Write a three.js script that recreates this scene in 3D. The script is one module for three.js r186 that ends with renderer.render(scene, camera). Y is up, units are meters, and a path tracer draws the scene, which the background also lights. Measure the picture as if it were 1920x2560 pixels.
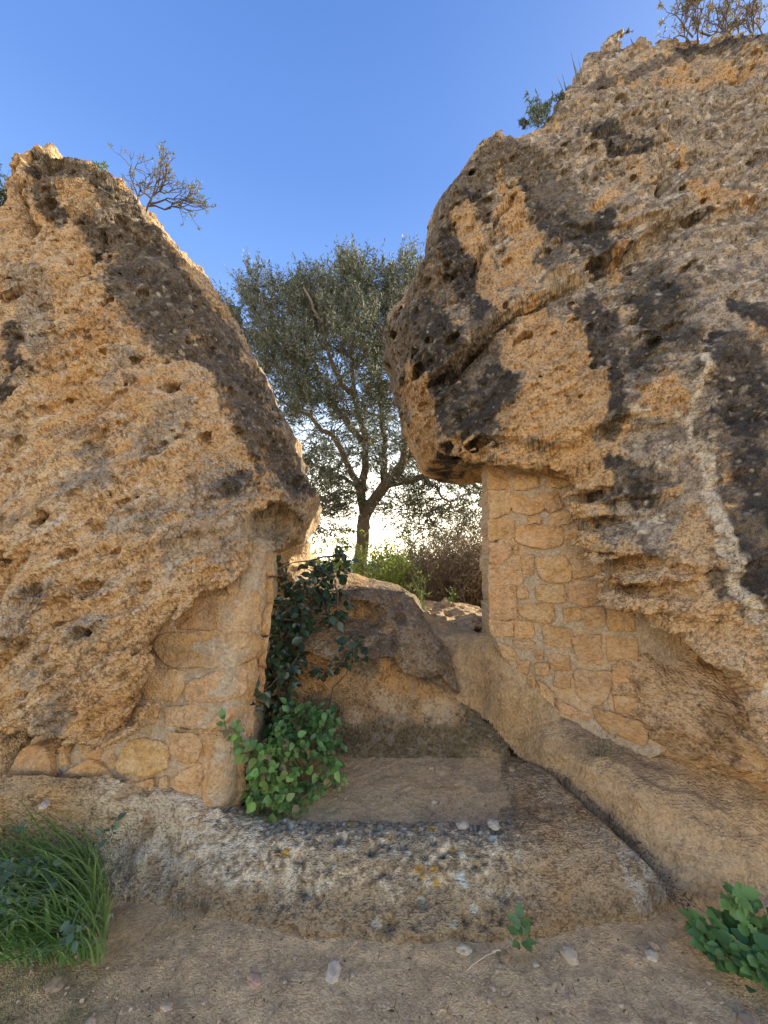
import * as THREE from 'three';
import { mergeGeometries } from 'three/addons/utils/BufferGeometryUtils.js';

// ---------------------------------------------------------------- camera, sky, sun, exposure
const scene = new THREE.Scene();
const CAM_H = 1.5, PITCH = 7.1 * Math.PI / 180, FOV = 105;
const camera = new THREE.PerspectiveCamera(FOV, 0.75, 0.05, 30000);
camera.position.set(0, CAM_H, 0);
camera.rotation.set(PITCH, 0, 0);
scene.add(camera);

const SUN_AZ = 72 * Math.PI / 180, SUN_EL = 23 * Math.PI / 180;      // azimuth right of the view direction
const sunDir = new THREE.Vector3(Math.sin(SUN_AZ) * Math.cos(SUN_EL), Math.sin(SUN_EL), -Math.cos(SUN_AZ) * Math.cos(SUN_EL));
const lerp = (a, b, t) => a + (b - a) * t;
const clamp = (v, a = 0, b = 1) => v < a ? a : v > b ? b : v;
const sstep = (a, b, v) => { const t = clamp((v - a) / (b - a)); return t * t * (3 - 2 * t); };
function skyTexture() {
  const W = 512, H = 256, data = new Float32Array(W * H * 4);
  const stops = [[0, 4.0, 3.35, 2.55], [6, 3.4, 2.98, 2.4], [11, 2.05, 1.97, 1.72], [17, 0.8, 0.95, 1.15], [25, 0.29, 0.46, 0.8], [36, 0.135, 0.26, 0.57], [48, 0.09, 0.193, 0.475], [62, 0.067, 0.155, 0.41], [90, 0.06, 0.14, 0.37]];  // lowest stops boosted and warmed, an added fill for the shaded rock
  for (let j = 0; j < H; j++) {
    const el = ((j + 0.5) / H - 0.5) * 180, e = Math.max(0, el);
    let k = 0; while (k < stops.length - 2 && e > stops[k + 1][0]) k++;
    const t = sstep(stops[k][0], stops[k + 1][0], e) * 0.4 + 0.6 * clamp((e - stops[k][0]) / (stops[k + 1][0] - stops[k][0]));
    for (let i = 0; i < W; i++) {
      const az = ((i + 0.5) / W - 0.5) * 2 * Math.PI, er = el * Math.PI / 180;
      const d = new THREE.Vector3(Math.cos(er) * Math.cos(az), Math.sin(er), Math.cos(er) * Math.sin(az));
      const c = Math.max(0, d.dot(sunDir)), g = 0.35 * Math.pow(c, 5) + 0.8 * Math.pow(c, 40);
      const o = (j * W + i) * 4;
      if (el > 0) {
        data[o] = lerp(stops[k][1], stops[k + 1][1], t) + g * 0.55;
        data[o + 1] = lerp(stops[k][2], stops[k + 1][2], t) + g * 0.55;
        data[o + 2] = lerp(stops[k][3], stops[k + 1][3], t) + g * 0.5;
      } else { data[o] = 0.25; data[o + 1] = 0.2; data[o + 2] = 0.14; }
      data[o + 3] = 1;
    }
  }
  const tx = new THREE.DataTexture(data, W, H, THREE.RGBAFormat, THREE.FloatType);
  tx.mapping = THREE.EquirectangularReflectionMapping; tx.magFilter = THREE.LinearFilter; tx.minFilter = THREE.LinearFilter;
  tx.wrapS = THREE.RepeatWrapping; tx.needsUpdate = true;
  return tx;
}
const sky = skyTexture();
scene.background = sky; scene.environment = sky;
const sun = new THREE.DirectionalLight(new THREE.Color().setRGB(1, 0.9, 0.72), 4.6);
sun.position.copy(sunDir).multiplyScalar(40); sun.castShadow = true;
sun.shadow.mapSize.set(4096, 4096);
Object.assign(sun.shadow.camera, { left: -16, right: 16, top: 16, bottom: -16, near: 1, far: 120 });
scene.add(sun, sun.target);
const renderer = new THREE.WebGLRenderer({ antialias: true });
renderer.toneMapping = THREE.LinearToneMapping;
renderer.toneMappingExposure = 1.84;
renderer.shadowMap.enabled = true;

// ---------------------------------------------------------------- helpers
function rng(seed) { let s = seed >>> 0; return () => { s = (s + 0x6D2B79F5) | 0; let t = Math.imul(s ^ (s >>> 15), 1 | s); t = (t + Math.imul(t ^ (t >>> 7), 61 | t)) ^ t; return ((t ^ (t >>> 14)) >>> 0) / 4294967296; }; }
const PERM = new Uint8Array(512); { const r = rng(77), p = [...Array(256).keys()]; for (let i = 255; i > 0; i--) { const j = Math.floor(r() * (i + 1)); [p[i], p[j]] = [p[j], p[i]]; } for (let i = 0; i < 512; i++) PERM[i] = p[i & 255]; }
function gr(h, x, y, z) { h &= 15; const u = h < 8 ? x : y, v = h < 4 ? y : h === 12 || h === 14 ? x : z; return ((h & 1) ? -u : u) + ((h & 2) ? -v : v); }
function noise(x, y, z) {                                             // gradient noise, about -1 .. 1
  const X0 = Math.floor(x), Y0 = Math.floor(y), Z0 = Math.floor(z); x -= X0; y -= Y0; z -= Z0;
  const X = X0 & 255, Y = Y0 & 255, Z = Z0 & 255;
  const u = x * x * x * (x * (x * 6 - 15) + 10), v = y * y * y * (y * (y * 6 - 15) + 10), w = z * z * z * (z * (z * 6 - 15) + 10);
  const A = PERM[X] + Y, AA = PERM[A] + Z, AB = PERM[A + 1] + Z, B = PERM[X + 1] + Y, BA = PERM[B] + Z, BB = PERM[B + 1] + Z;
  return lerp(lerp(lerp(gr(PERM[AA], x, y, z), gr(PERM[BA], x - 1, y, z), u), lerp(gr(PERM[AB], x, y - 1, z), gr(PERM[BB], x - 1, y - 1, z), u), v),
    lerp(lerp(gr(PERM[AA + 1], x, y, z - 1), gr(PERM[BA + 1], x - 1, y, z - 1), u), lerp(gr(PERM[AB + 1], x, y - 1, z - 1), gr(PERM[BB + 1], x - 1, y - 1, z - 1), u), v), w);
}
function fbm(x, y, z, n) { let a = 0, s = 1, f = 1; for (let i = 0; i < n; i++) { a += s * noise(x * f + i * 17.3, y * f + i * 5.1, z * f); s *= 0.5; f *= 2.07; } return a; }
// random round pits: 0 outside, up to 1 in a pit's middle (one jittered pit per cell)
function pits(x, y, z, chance) {
  const X = Math.floor(x), Y = Math.floor(y), Z = Math.floor(z); let best = 0;
  for (let i = -1; i <= 1; i++) for (let j = -1; j <= 1; j++) for (let k = -1; k <= 1; k++) {
    const h = PERM[PERM[PERM[(X + i) & 255] + ((Y + j) & 255)] + ((Z + k) & 255)];
    if (h > chance * 255) continue;
    const h2 = PERM[h + 37], h3 = PERM[h2 + 91], h4 = PERM[h3 + 13];
    const dx = x - (X + i + 0.15 + 0.7 * h2 / 255), dy = y - (Y + j + 0.15 + 0.7 * h3 / 255), dz = z - (Z + k + 0.15 + 0.7 * h4 / 255);
    const r = 0.28 + 0.3 * PERM[h4 + 55] / 255, q = 1 - (dx * dx + dy * dy * 1.6 + dz * dz) / (r * r);
    if (q > best) best = q;
  }
  return best;
}
// photograph position (1920 x 2560) -> a place in the world, on the plane z = -D or at height y
const FPX = 1280 / Math.tan(FOV * Math.PI / 360), CT = Math.cos(PITCH), ST = Math.sin(PITCH);
function ray(px, py) { const dx = (px - 960) / FPX, dy = (1280 - py) / FPX; return [dx, dy * CT + ST, dy * ST - CT]; }
function P(px, py, D) { const r = ray(px, py), s = D / -r[2]; return new THREE.Vector3(r[0] * s, CAM_H + r[1] * s, -D); }
function G(px, py, y) { const r = ray(px, py), s = (y - CAM_H) / r[1]; return new THREE.Vector3(r[0] * s, y, r[2] * s); }
const M_PX = (D) => D / FPX;                                          // metres per photograph pixel near depth D

class Grid {
  constructor(x0, y0, x1, y1, h) { this.x0 = x0; this.y0 = y0; this.h = h; this.nx = Math.ceil((x1 - x0) / h) + 2; this.ny = Math.ceil((y1 - y0) / h) + 2; this.d = new Float32Array(this.nx * this.ny); }
  fill(f) { for (let j = 0; j < this.ny; j++) for (let i = 0; i < this.nx; i++) this.d[j * this.nx + i] = f(this.x0 + i * this.h, this.y0 + j * this.h); return this; }
  at(x, y) {
    let a = (x - this.x0) / this.h, b = (y - this.y0) / this.h;
    a = a < 0 ? 0 : a > this.nx - 1.001 ? this.nx - 1.001 : a; b = b < 0 ? 0 : b > this.ny - 1.001 ? this.ny - 1.001 : b;
    const i = a | 0, j = b | 0, o = j * this.nx + i, d = this.d; a -= i; b -= j;
    const p = d[o] + (d[o + 1] - d[o]) * a, q = d[o + this.nx] + (d[o + this.nx + 1] - d[o + this.nx]) * a;
    return p + (q - p) * b;
  }
}
function tps(pts, lam = 1e-3) {                                       // thin plate through [u, v, w]
  const n = pts.length, N = n + 3, A = [];
  const U = (r2) => r2 < 1e-12 ? 0 : r2 * Math.log(r2) * 0.5;
  for (let i = 0; i < n; i++) { const row = new Float64Array(N + 1); for (let j = 0; j < n; j++) row[j] = U((pts[i][0] - pts[j][0]) ** 2 + (pts[i][1] - pts[j][1]) ** 2); row[i] += lam; row[n] = 1; row[n + 1] = pts[i][0]; row[n + 2] = pts[i][1]; row[N] = pts[i][2]; A.push(row); }
  for (let k = 0; k < 3; k++) { const row = new Float64Array(N + 1); for (let j = 0; j < n; j++) row[j] = k === 0 ? 1 : pts[j][k - 1]; A.push(row); }
  for (let c = 0; c < N; c++) {
    let p = c; for (let r = c + 1; r < N; r++) if (Math.abs(A[r][c]) > Math.abs(A[p][c])) p = r;
    [A[c], A[p]] = [A[p], A[c]]; const d = A[c][c] || 1e-12;
    for (let r = c + 1; r < N; r++) { const f = A[r][c] / d; if (f) for (let k = c; k <= N; k++) A[r][k] -= f * A[c][k]; }
  }
  const s = new Float64Array(N);
  for (let r = N - 1; r >= 0; r--) { let v = A[r][N]; for (let k = r + 1; k < N; k++) v -= A[r][k] * s[k]; s[r] = v / (A[r][r] || 1e-12); }
  return (u, v) => { let w = s[n] + s[n + 1] * u + s[n + 2] * v; for (let j = 0; j < n; j++) w += s[j] * U((u - pts[j][0]) ** 2 + (v - pts[j][1]) ** 2); return w; };
}
function polyDist(poly, x, y) {                                       // signed: negative inside
  let d = 1e9, inside = false;
  for (let i = 0, j = poly.length - 1; i < poly.length; j = i++) {
    const ax = poly[j][0], ay = poly[j][1], bx = poly[i][0], by = poly[i][1];
    const ex = bx - ax, ey = by - ay, wx = x - ax, wy = y - ay, t = clamp((wx * ex + wy * ey) / (ex * ex + ey * ey + 1e-12));
    d = Math.min(d, (wx - ex * t) ** 2 + (wy - ey * t) ** 2);
    if ((ay > y) !== (by > y) && x < (bx - ax) * (y - ay) / (by - ay) + ax) inside = !inside;
  }
  return (inside ? -1 : 1) * Math.sqrt(d);
}
function lineDist(line, x, y) {                                       // distance to a polyline, and the side of it (positive: below / right of its run)
  let best = 1e9, side = 0;
  for (let i = 1; i < line.length; i++) {
    const ax = line[i - 1][0], ay = line[i - 1][1], ex = line[i][0] - ax, ey = line[i][1] - ay, wx = x - ax, wy = y - ay;
    const t = clamp((wx * ex + wy * ey) / (ex * ex + ey * ey + 1e-12)), q = (wx - ex * t) ** 2 + (wy - ey * t) ** 2;
    if (q < best) { best = q; side = Math.sign(ey * wx - ex * wy); }
  }
  return [Math.sqrt(best), side];
}
const smax = (a, b, k) => { const h = Math.max(k - Math.abs(a - b), 0) / k; return Math.max(a, b) + h * h * k * 0.25; };

const taken = {};
function numbered(name) { const n = taken[name] = (taken[name] ?? -1) + 1; return n ? `${name}_${String(n).padStart(3, '0')}` : name; }
function shadows(o) { o.castShadow = o.receiveShadow = true; return o; }
function tag(o, label, category, group, kind) { o.userData.label = label; o.userData.category = category; if (group) o.userData.group = group; if (kind) o.userData.kind = kind; return o; }
function add(name, geometry, material, label, category, group, kind) { const m = shadows(new THREE.Mesh(geometry, material)); m.name = numbered(name); scene.add(m); return tag(m, label, category, group, kind); }
function thing(name, pos, label, category, group) { const g = new THREE.Group(); g.name = numbered(name); g.position.copy(pos); scene.add(g); return tag(g, label, category, group); }
function part(parent, name, geometry, material, kind) { const m = shadows(new THREE.Mesh(geometry, material)); m.name = name; if (kind) m.userData.kind = kind; parent.add(m); return m; }
function geo(pos, idx, col, uv) {
  const g = new THREE.BufferGeometry();
  g.setAttribute('position', new THREE.BufferAttribute(pos instanceof Float32Array ? pos : new Float32Array(pos), 3));
  if (col) g.setAttribute('color', new THREE.BufferAttribute(col instanceof Float32Array ? col : new Float32Array(col), 3));
  if (uv) g.setAttribute('uv', new THREE.BufferAttribute(uv instanceof Float32Array ? uv : new Float32Array(uv), 2));
  g.setIndex(new THREE.BufferAttribute(idx instanceof Uint32Array ? idx : new Uint32Array(idx), 1));
  g.computeVertexNormals(); return g;
}

// ---------------------------------------------------------------- textures: grain and fine relief, tiling
function tiled(n, seed, layers) {                                     // sum of wrapped value noise: [cells, weight, ridged]
  const out = new Float32Array(n * n), r = rng(seed);
  for (const [cells, w, ridged] of layers) {
    const g = new Float32Array(cells * cells); for (let i = 0; i < g.length; i++) g[i] = r();
    for (let j = 0; j < n; j++) for (let i = 0; i < n; i++) {
      const x = i / n * cells, y = j / n * cells, X = x | 0, Y = y | 0; let a = x - X, b = y - Y; a = a * a * (3 - 2 * a); b = b * b * (3 - 2 * b);
      const X1 = (X + 1) % cells, Y1 = (Y + 1) % cells;
      let v = lerp(lerp(g[Y * cells + X], g[Y * cells + X1], a), lerp(g[Y1 * cells + X], g[Y1 * cells + X1], a), b);
      if (ridged) v = 1 - Math.abs(2 * v - 1);
      out[j * n + i] += w * v;
    }
  }
  return out;
}
function asTexture(n, f, srgb) {
  const d = new Uint8Array(n * n * 4);
  for (let i = 0; i < n * n; i++) { const c = f(i); d[i * 4] = c[0]; d[i * 4 + 1] = c[1]; d[i * 4 + 2] = c[2]; d[i * 4 + 3] = 255; }
  const t = new THREE.DataTexture(d, n, n); t.wrapS = t.wrapT = THREE.RepeatWrapping; t.magFilter = THREE.LinearFilter; t.minFilter = THREE.LinearMipmapLinearFilter; t.generateMipmaps = true;
  if (srgb) t.colorSpace = THREE.SRGBColorSpace; t.needsUpdate = true; return t;
}
const NT = 1024;
const stoneH = tiled(NT, 5, [[24, 0.25], [60, 0.3, 1], [130, 0.3], [260, 0.2], [420, 0.12]]);
const stoneG = tiled(NT, 9, [[17, 0.25], [60, 0.4], [120, 0.4], [250, 0.25]]);
const stoneBump = asTexture(NT, (i) => { const v = clamp((stoneH[i] / 1.17 - 0.2) / 0.6) * 255; return [v, v, v]; });
const stoneMap = asTexture(NT, (i) => { const v = (stoneG[i] / 1.3 - 0.5), s = stoneG[(i * 7 + 311) % (NT * NT)] / 1.3 - 0.5; const k = 236 + v * 300; return [clamp(k + 6, 0, 255), clamp(k + s * 12, 0, 255), clamp(k - 6 + s * 22, 0, 255)]; }, true);
const softMap = asTexture(NT, (i) => { const v = (stoneG[i] / 1.3 - 0.5), s = stoneG[(i * 7 + 311) % (NT * NT)] / 1.3 - 0.5; const k = 238 + v * 130; return [clamp(k + 4, 0, 255), clamp(k + s * 10, 0, 255), clamp(k - 4 + s * 18, 0, 255)]; }, true);
const dirtH = tiled(NT, 15, [[12, 0.25], [50, 0.2], [150, 0.3], [330, 0.3]]);
const dirtBump = asTexture(NT, (i) => { const v = clamp((dirtH[i] / 1.05 - 0.2) / 0.6) * 255; return [v, v, v]; });
const std = (o) => new THREE.MeshStandardMaterial({ roughness: 0.95, ...o });
const M = {
  rock: std({ vertexColors: true, map: stoneMap, bumpMap: stoneBump, bumpScale: 0.018 }),
  masonry: std({ vertexColors: true, map: softMap, bumpMap: stoneBump, bumpScale: 0.009 }),
  smoothRock: std({ vertexColors: true, map: softMap, bumpMap: stoneBump, bumpScale: 0.014 }),
  dirt: std({ vertexColors: true, map: softMap, bumpMap: dirtBump, bumpScale: 0.006, roughness: 1 }),
  plain: std({ vertexColors: true }),
};
const UVS = 1 / 0.9;

// palette, linear base colours
const C = {
  ochre: [0.64, 0.41, 0.19], pale: [0.73, 0.56, 0.35], orange: [0.6, 0.325, 0.105], tan: [0.56, 0.41, 0.235], cream: [0.78, 0.68, 0.5],
  crust: [0.15, 0.118, 0.08], black: [0.035, 0.032, 0.028], grey: [0.4, 0.34, 0.255], mortar: [0.52, 0.41, 0.265], moss: [0.085, 0.08, 0.035], brown: [0.22, 0.145, 0.075], dirt: [0.3, 0.2, 0.115],
};
function mixc(o, c, t) { if (t <= 0) return; if (t > 1) t = 1; o[0] += (c[0] - o[0]) * t; o[1] += (c[1] - o[1]) * t; o[2] += (c[2] - o[2]) * t; }

// ---------------------------------------------------------------- rock made as a solid: a front relief, an outline that changes from front to back, hollows; meshed with surface nets
function isoMesh(b, h, sdf, margin) {
  const nx = Math.ceil((b[3] - b[0]) / h) + 1, ny = Math.ceil((b[4] - b[1]) / h) + 1, nz = Math.ceil((b[5] - b[2]) / h) + 1;
  const S = new Float32Array(nx * ny * nz).fill(9), K = 8, sx = 1, sy = nx, sz = nx * ny, blocks = [];
  const R = h * K * 0.87 + margin;
  for (let k = 0; k < nz; k += K) for (let j = 0; j < ny; j += K) for (let i = 0; i < nx; i += K) {
    if (Math.abs(sdf(b[0] + (i + 4) * h, b[1] + (j + 4) * h, b[2] + (k + 4) * h)) < R) blocks.push(i, j, k);
  }
  for (let q = 0; q < blocks.length; q += 3) {
    const i1 = Math.min(nx, blocks[q] + K + 1), j1 = Math.min(ny, blocks[q + 1] + K + 1), k1 = Math.min(nz, blocks[q + 2] + K + 1);
    for (let k = blocks[q + 2]; k < k1; k++) for (let j = blocks[q + 1]; j < j1; j++) for (let i = blocks[q], o = k * sz + j * sy + i; i < i1; i++, o++) if (S[o] === 9) S[o] = sdf(b[0] + i * h, b[1] + j * h, b[2] + k * h);
  }
  const id = new Int32Array(S.length).fill(-1), pos = [];
  const cells = [];
  for (let q = 0; q < blocks.length; q += 3) {
    const i1 = Math.min(nx - 1, blocks[q] + K), j1 = Math.min(ny - 1, blocks[q + 1] + K), k1 = Math.min(nz - 1, blocks[q + 2] + K);
    for (let k = blocks[q + 2]; k < k1; k++) for (let j = blocks[q + 1]; j < j1; j++) for (let i = blocks[q]; i < i1; i++) {
      const o = k * sz + j * sy + i;
      let m = 0; const v = [S[o], S[o + 1], S[o + sy], S[o + sy + 1], S[o + sz], S[o + sz + 1], S[o + sz + sy], S[o + sz + sy + 1]];
      for (let c = 0; c < 8; c++) if (v[c] < 0) m |= 1 << c;
      if (m === 0 || m === 255) continue;
      let n = 0, X = 0, Y = 0, Z = 0;
      for (let c = 0; c < 8; c++) for (let a = 1; a < 8; a <<= 1) if (!(c & a)) {
        const p = v[c], r = v[c | a]; if ((p < 0) === (r < 0)) continue;
        const t = p / (p - r); X += ((c & 1) ? 1 : 0) + (a === 1 ? t : 0); Y += ((c & 2) ? 1 : 0) + (a === 2 ? t : 0); Z += ((c & 4) ? 1 : 0) + (a === 4 ? t : 0); n++;
      }
      id[o] = pos.length / 3; pos.push(b[0] + (i + X / n) * h, b[1] + (j + Y / n) * h, b[2] + (k + Z / n) * h); cells.push(i, j, k);
    }
  }
  const idx = [];
  const quad = (a, p, c, d, flip) => { if (a < 0 || p < 0 || c < 0 || d < 0) return; if (flip) idx.push(a, c, p, a, d, c); else idx.push(a, p, c, a, c, d); };
  for (let q = 0; q < cells.length; q += 3) {
    const i = cells[q], j = cells[q + 1], k = cells[q + 2], o = k * sz + j * sy + i, s0 = S[o] < 0;
    if (j > 0 && k > 0 && s0 !== (S[o + 1] < 0)) quad(id[o], id[o - sy], id[o - sy - sz], id[o - sz], !s0);
    if (i > 0 && k > 0 && s0 !== (S[o + sy] < 0)) quad(id[o], id[o - sz], id[o - sz - 1], id[o - 1], !s0);
    if (i > 0 && j > 0 && s0 !== (S[o + sz] < 0)) quad(id[o], id[o - 1], id[o - 1 - sy], id[o - sy], !s0);
  }
  // drop crumbs that float free of the body
  const up = new Int32Array(pos.length / 3).map((_, i) => i), root = (i) => { while (up[i] !== i) { up[i] = up[up[i]]; i = up[i]; } return i; };
  for (let t = 0; t < idx.length; t += 3) { const a = root(idx[t]), c = root(idx[t + 1]), d = root(idx[t + 2]); up[c] = a; up[root(d)] = a; }
  const size = new Int32Array(up.length); for (let i = 0; i < up.length; i++) size[root(i)]++;
  const keep = []; for (let t = 0; t < idx.length; t += 3) if (size[root(idx[t])] > 1500 || h > 0.02) keep.push(idx[t], idx[t + 1], idx[t + 2]);
  return { pos: new Float32Array(pos), idx: new Uint32Array(keep) };
}
function finish(raw, disp, color, uvf) {                              // fine displacement along the normal, colour, uv
  const g = geo(raw.pos, raw.idx), n = g.attributes.normal.array, p = raw.pos, N = p.length / 3;
  const col = new Float32Array(N * 3), uv = new Float32Array(N * 2), c = [0, 0, 0];
  for (let i = 0; i < N; i++) {
    const x = p[i * 3], y = p[i * 3 + 1], z = p[i * 3 + 2];
    c[0] = 0; color(x, y, z, c); col[i * 3] = c[0]; col[i * 3 + 1] = c[1]; col[i * 3 + 2] = c[2];
    const d = disp ? disp(x, y, z) : 0;
    p[i * 3] += n[i * 3] * d; p[i * 3 + 1] += n[i * 3 + 1] * d; p[i * 3 + 2] += n[i * 3 + 2] * d;
    const q = uvf(x, y, z); uv[i * 2] = q[0] * UVS; uv[i * 2 + 1] = q[1] * UVS;
  }
  g.setAttribute('color', new THREE.BufferAttribute(col, 3)); g.setAttribute('uv', new THREE.BufferAttribute(uv, 2));
  g.computeVertexNormals(); return g;
}
// strokes of colour on a wall, [[px, py, radius px], ...] chains, laid on the wall's elevation
class Paint {
  constructor(b, locate) { this.b = b; this.locate = locate; this.ch = {}; }
  set(name, chains) {
    const list = chains.map((ch) => ch.map(([x, y, r]) => { const w = this.locate(x, y); return [w.x, w.y, r * M_PX(-w.z) * 1.0]; }));
    this.ch[name] = new Grid(this.b[0], this.b[1], this.b[2], this.b[3], 0.025).fill((x, y) => {
      let best = 0;
      for (const ch of list) for (let i = 0; i < ch.length; i++) {
        const a = ch[i], c = ch[Math.min(i + 1, ch.length - 1)], ex = c[0] - a[0], ey = c[1] - a[1], t = clamp(((x - a[0]) * ex + (y - a[1]) * ey) / (ex * ex + ey * ey + 1e-9));
        const r = lerp(a[2], c[2], t), d = Math.hypot(x - a[0] - ex * t, y - a[1] - ey * t);
        best = Math.max(best, 1.25 - 0.75 * d / r);                   // 0.5 at the stroke's edge
      }
      return best;
    });
  }
  at(name, x, y) { return this.ch[name] ? this.ch[name].at(x, y) : 0; }
}
function elevationRock(o) {
  const B = o.bounds;                                                 // x0 y0 z0 x1 y1 z1
  const base = tps(o.front.map(([px, py, D]) => { const w = P(px, py, D); return [w.x, w.y, w.z]; }), 2e-3);
  const coarse = new Grid(B[0], B[1], B[3], B[4], 0.06).fill(base);
  const locate = (px, py) => { let D = 2.3; for (let i = 0; i < 12; i++) { const w = P(px, py, D); D = clamp(-coarse.at(w.x, w.y), 1.2, 5); } return P(px, py, D); };
  const lw = (l) => l.map(([x, y]) => { const w = locate(x, y); return [w.x, w.y]; });
  const ledges = (o.ledges ?? []).map((l) => ({ line: lw(l.line), a: l.a, L: l.L ?? 0.3, up: l.up ?? 0.0 })), cracks = (o.cracks ?? []).map((l) => ({ line: lw(l.line), a: l.a, w: l.w }));
  const F = new Grid(B[0], B[1], B[3], B[4], 0.015).fill((x, y) => {
    let f = coarse.at(x, y);
    const wx = x + 0.03 * noise(x * 5, y * 5, 3) + 0.012 * noise(x * 17, y * 17, 1), wy = y + 0.03 * noise(x * 5, y * 5, 8) + 0.012 * noise(x * 17, y * 17, 6);
    for (const l of ledges) { const [d, s] = lineDist(l.line, wx, wy); if (d < 1.2) f -= s > 0 ? l.a * sstep(0, 0.03, d) * Math.exp(-d / l.L) : -l.up * Math.exp(-d / 0.12); }
    for (const l of cracks) { const d = lineDist(l.line, wx, wy)[0]; if (d < 0.3) f -= l.a * Math.exp(-((d / l.w) ** 2)); }
    return f;
  });
  const toXY = (l, D) => l.map(([x, y, dd]) => { const w = dd ? P(x, y, dd) : D ? P(x, y, D) : locate(x, y); return [w.x, w.y]; });
  const pf = toXY(o.outline), pb = toXY(o.back, o.backD);
  const df = new Grid(B[0], B[1], B[3], B[4], 0.03).fill((x, y) => polyDist(pf, x, y)), db = new Grid(B[0], B[1], B[3], B[4], 0.03).fill((x, y) => polyDist(pb, x, y));
  const zb = -o.backD, zEnd = o.zEnd;
  const holes = (o.holes ?? []).map(([px, py, rx, ry, rz, out, ang]) => { const w = locate(px, py), m = M_PX(-w.z); const u = P(px, py, -w.z - (out ?? 0)); return { x: u.x, y: u.y, z: u.z, rx: rx * m, ry: ry * m, rz, c: Math.cos(ang ?? 0), s: Math.sin(ang ?? 0), R: Math.max(rx * m, ry * m, rz) * 1.3 }; });
  const sdf = (x, y, z) => {
    const f = F.at(x, y), fr = (z - f) * 0.85, t = clamp((f - z) / Math.max(0.1, f - zb));
    const a = df.at(x, y), c = db.at(x, y);
    let s = smax(fr, a + (c - a) * t, o.round ?? 0.1);
    s = smax(s, (zEnd - z), 0.1);
    if (s < 0.35 && s > -0.35) s += o.rough(x, y, z);
    for (const q of holes) {
      let dx = x - q.x, dy = y - q.y; const dz = z - q.z; if (dx > q.R || dx < -q.R || dy > q.R || dy < -q.R || dz > q.R || dz < -q.R) continue;
      const u = (dx * q.c + dy * q.s) / q.rx, v = (dy * q.c - dx * q.s) / q.ry, w = dz / q.rz, l = Math.sqrt(u * u + v * v + w * w);
      const e = (l - 1) * Math.min(q.rx, q.ry, q.rz) + 0.02 * noise(x * 14, y * 14, z * 14);
      s = smax(s, -e, 0.02);
    }
    return s;
  };
  const paint = new Paint([B[0], B[1], B[3], B[4]], locate);
  for (const k in o.paint ?? {}) paint.set(k, o.paint[k]);
  const raws = (o.boxes ?? [[B, o.h]]).map(([bb, h]) => [isoMesh(bb, h, sdf, 0.12), h]);
  const done = (raw, fine) => finish(raw, fine, (x, y, z, c) => o.color(x, y, z, c, paint, F), o.uv ?? ((x, y, z) => [x - 0.45 * z, y - 0.4 * z]));
  return mergeGeometries(raws.map(([raw, h]) => done(raw, h < 0.02 ? o.fine : null)));
}
// stepped beds: each bed swells outward and breaks back sharply
function saw(b) { const f = b - Math.floor(b); return f < 0.78 ? f / 0.78 : (1 - f) / 0.22; }
// strata: rotated coordinates so that noise is stretched along the beds
function beds(ang) { const c = Math.cos(ang), s = Math.sin(ang); return (x, y) => [x * c + y * s, y * c - x * s]; }

function blobRock(o) {                                                // an uneven rock: ellipsoid, bedding, pits
  const [cx, cy, cz] = o.c, [rx, ry, rz] = o.r, m = Math.min(rx, ry, rz), e = 0.12;
  const raw = isoMesh([cx - rx - e, cy - ry - e, cz - rz - e, cx + rx + e, cy + ry + e, cz + rz + e], o.h, (x, y, z) => {
    const u = (x - cx) / rx, v2 = (y - cy) / ry, w = (z - cz) / rz, l = Math.pow(Math.abs(u) ** 3 + Math.abs(v2) ** 3 + Math.abs(w) ** 3, 1 / 3);
    return (l - 1) * m + (o.rough ?? 1) * (0.09 * m / 0.3 * fbm(x * 3.1 + o.s, y * 3.1, z * 3.1, 3) + 0.014 * noise(x * 11, y * 24, z * 11) + 0.012 * Math.abs(noise(x * 20, y * 20, z * 20)));
  }, 0.14);
  return finish(raw, (x, y, z) => 0.005 * noise(x * 50, y * 50, z * 50) - 0.009 * pits(x * 22, y * 22, z * 22, 0.3), (x, y, z, c) => { const n1 = fbm(x * 4 + o.s, y * 4, z * 4, 3), n3 = noise(x * 45, y * 45, z * 45); c[0] = C.ochre[0]; c[1] = C.ochre[1]; c[2] = C.ochre[2]; mixc(c, C.pale, 0.5 + 0.5 * n1); mixc(c, C.crust, (o.crust ?? 0.5) * sstep(0.0, 0.5, n1 + 0.6 * n3)); }, (x, y, z) => [x - 0.45 * z, y - 0.4 * z]);
}
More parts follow.
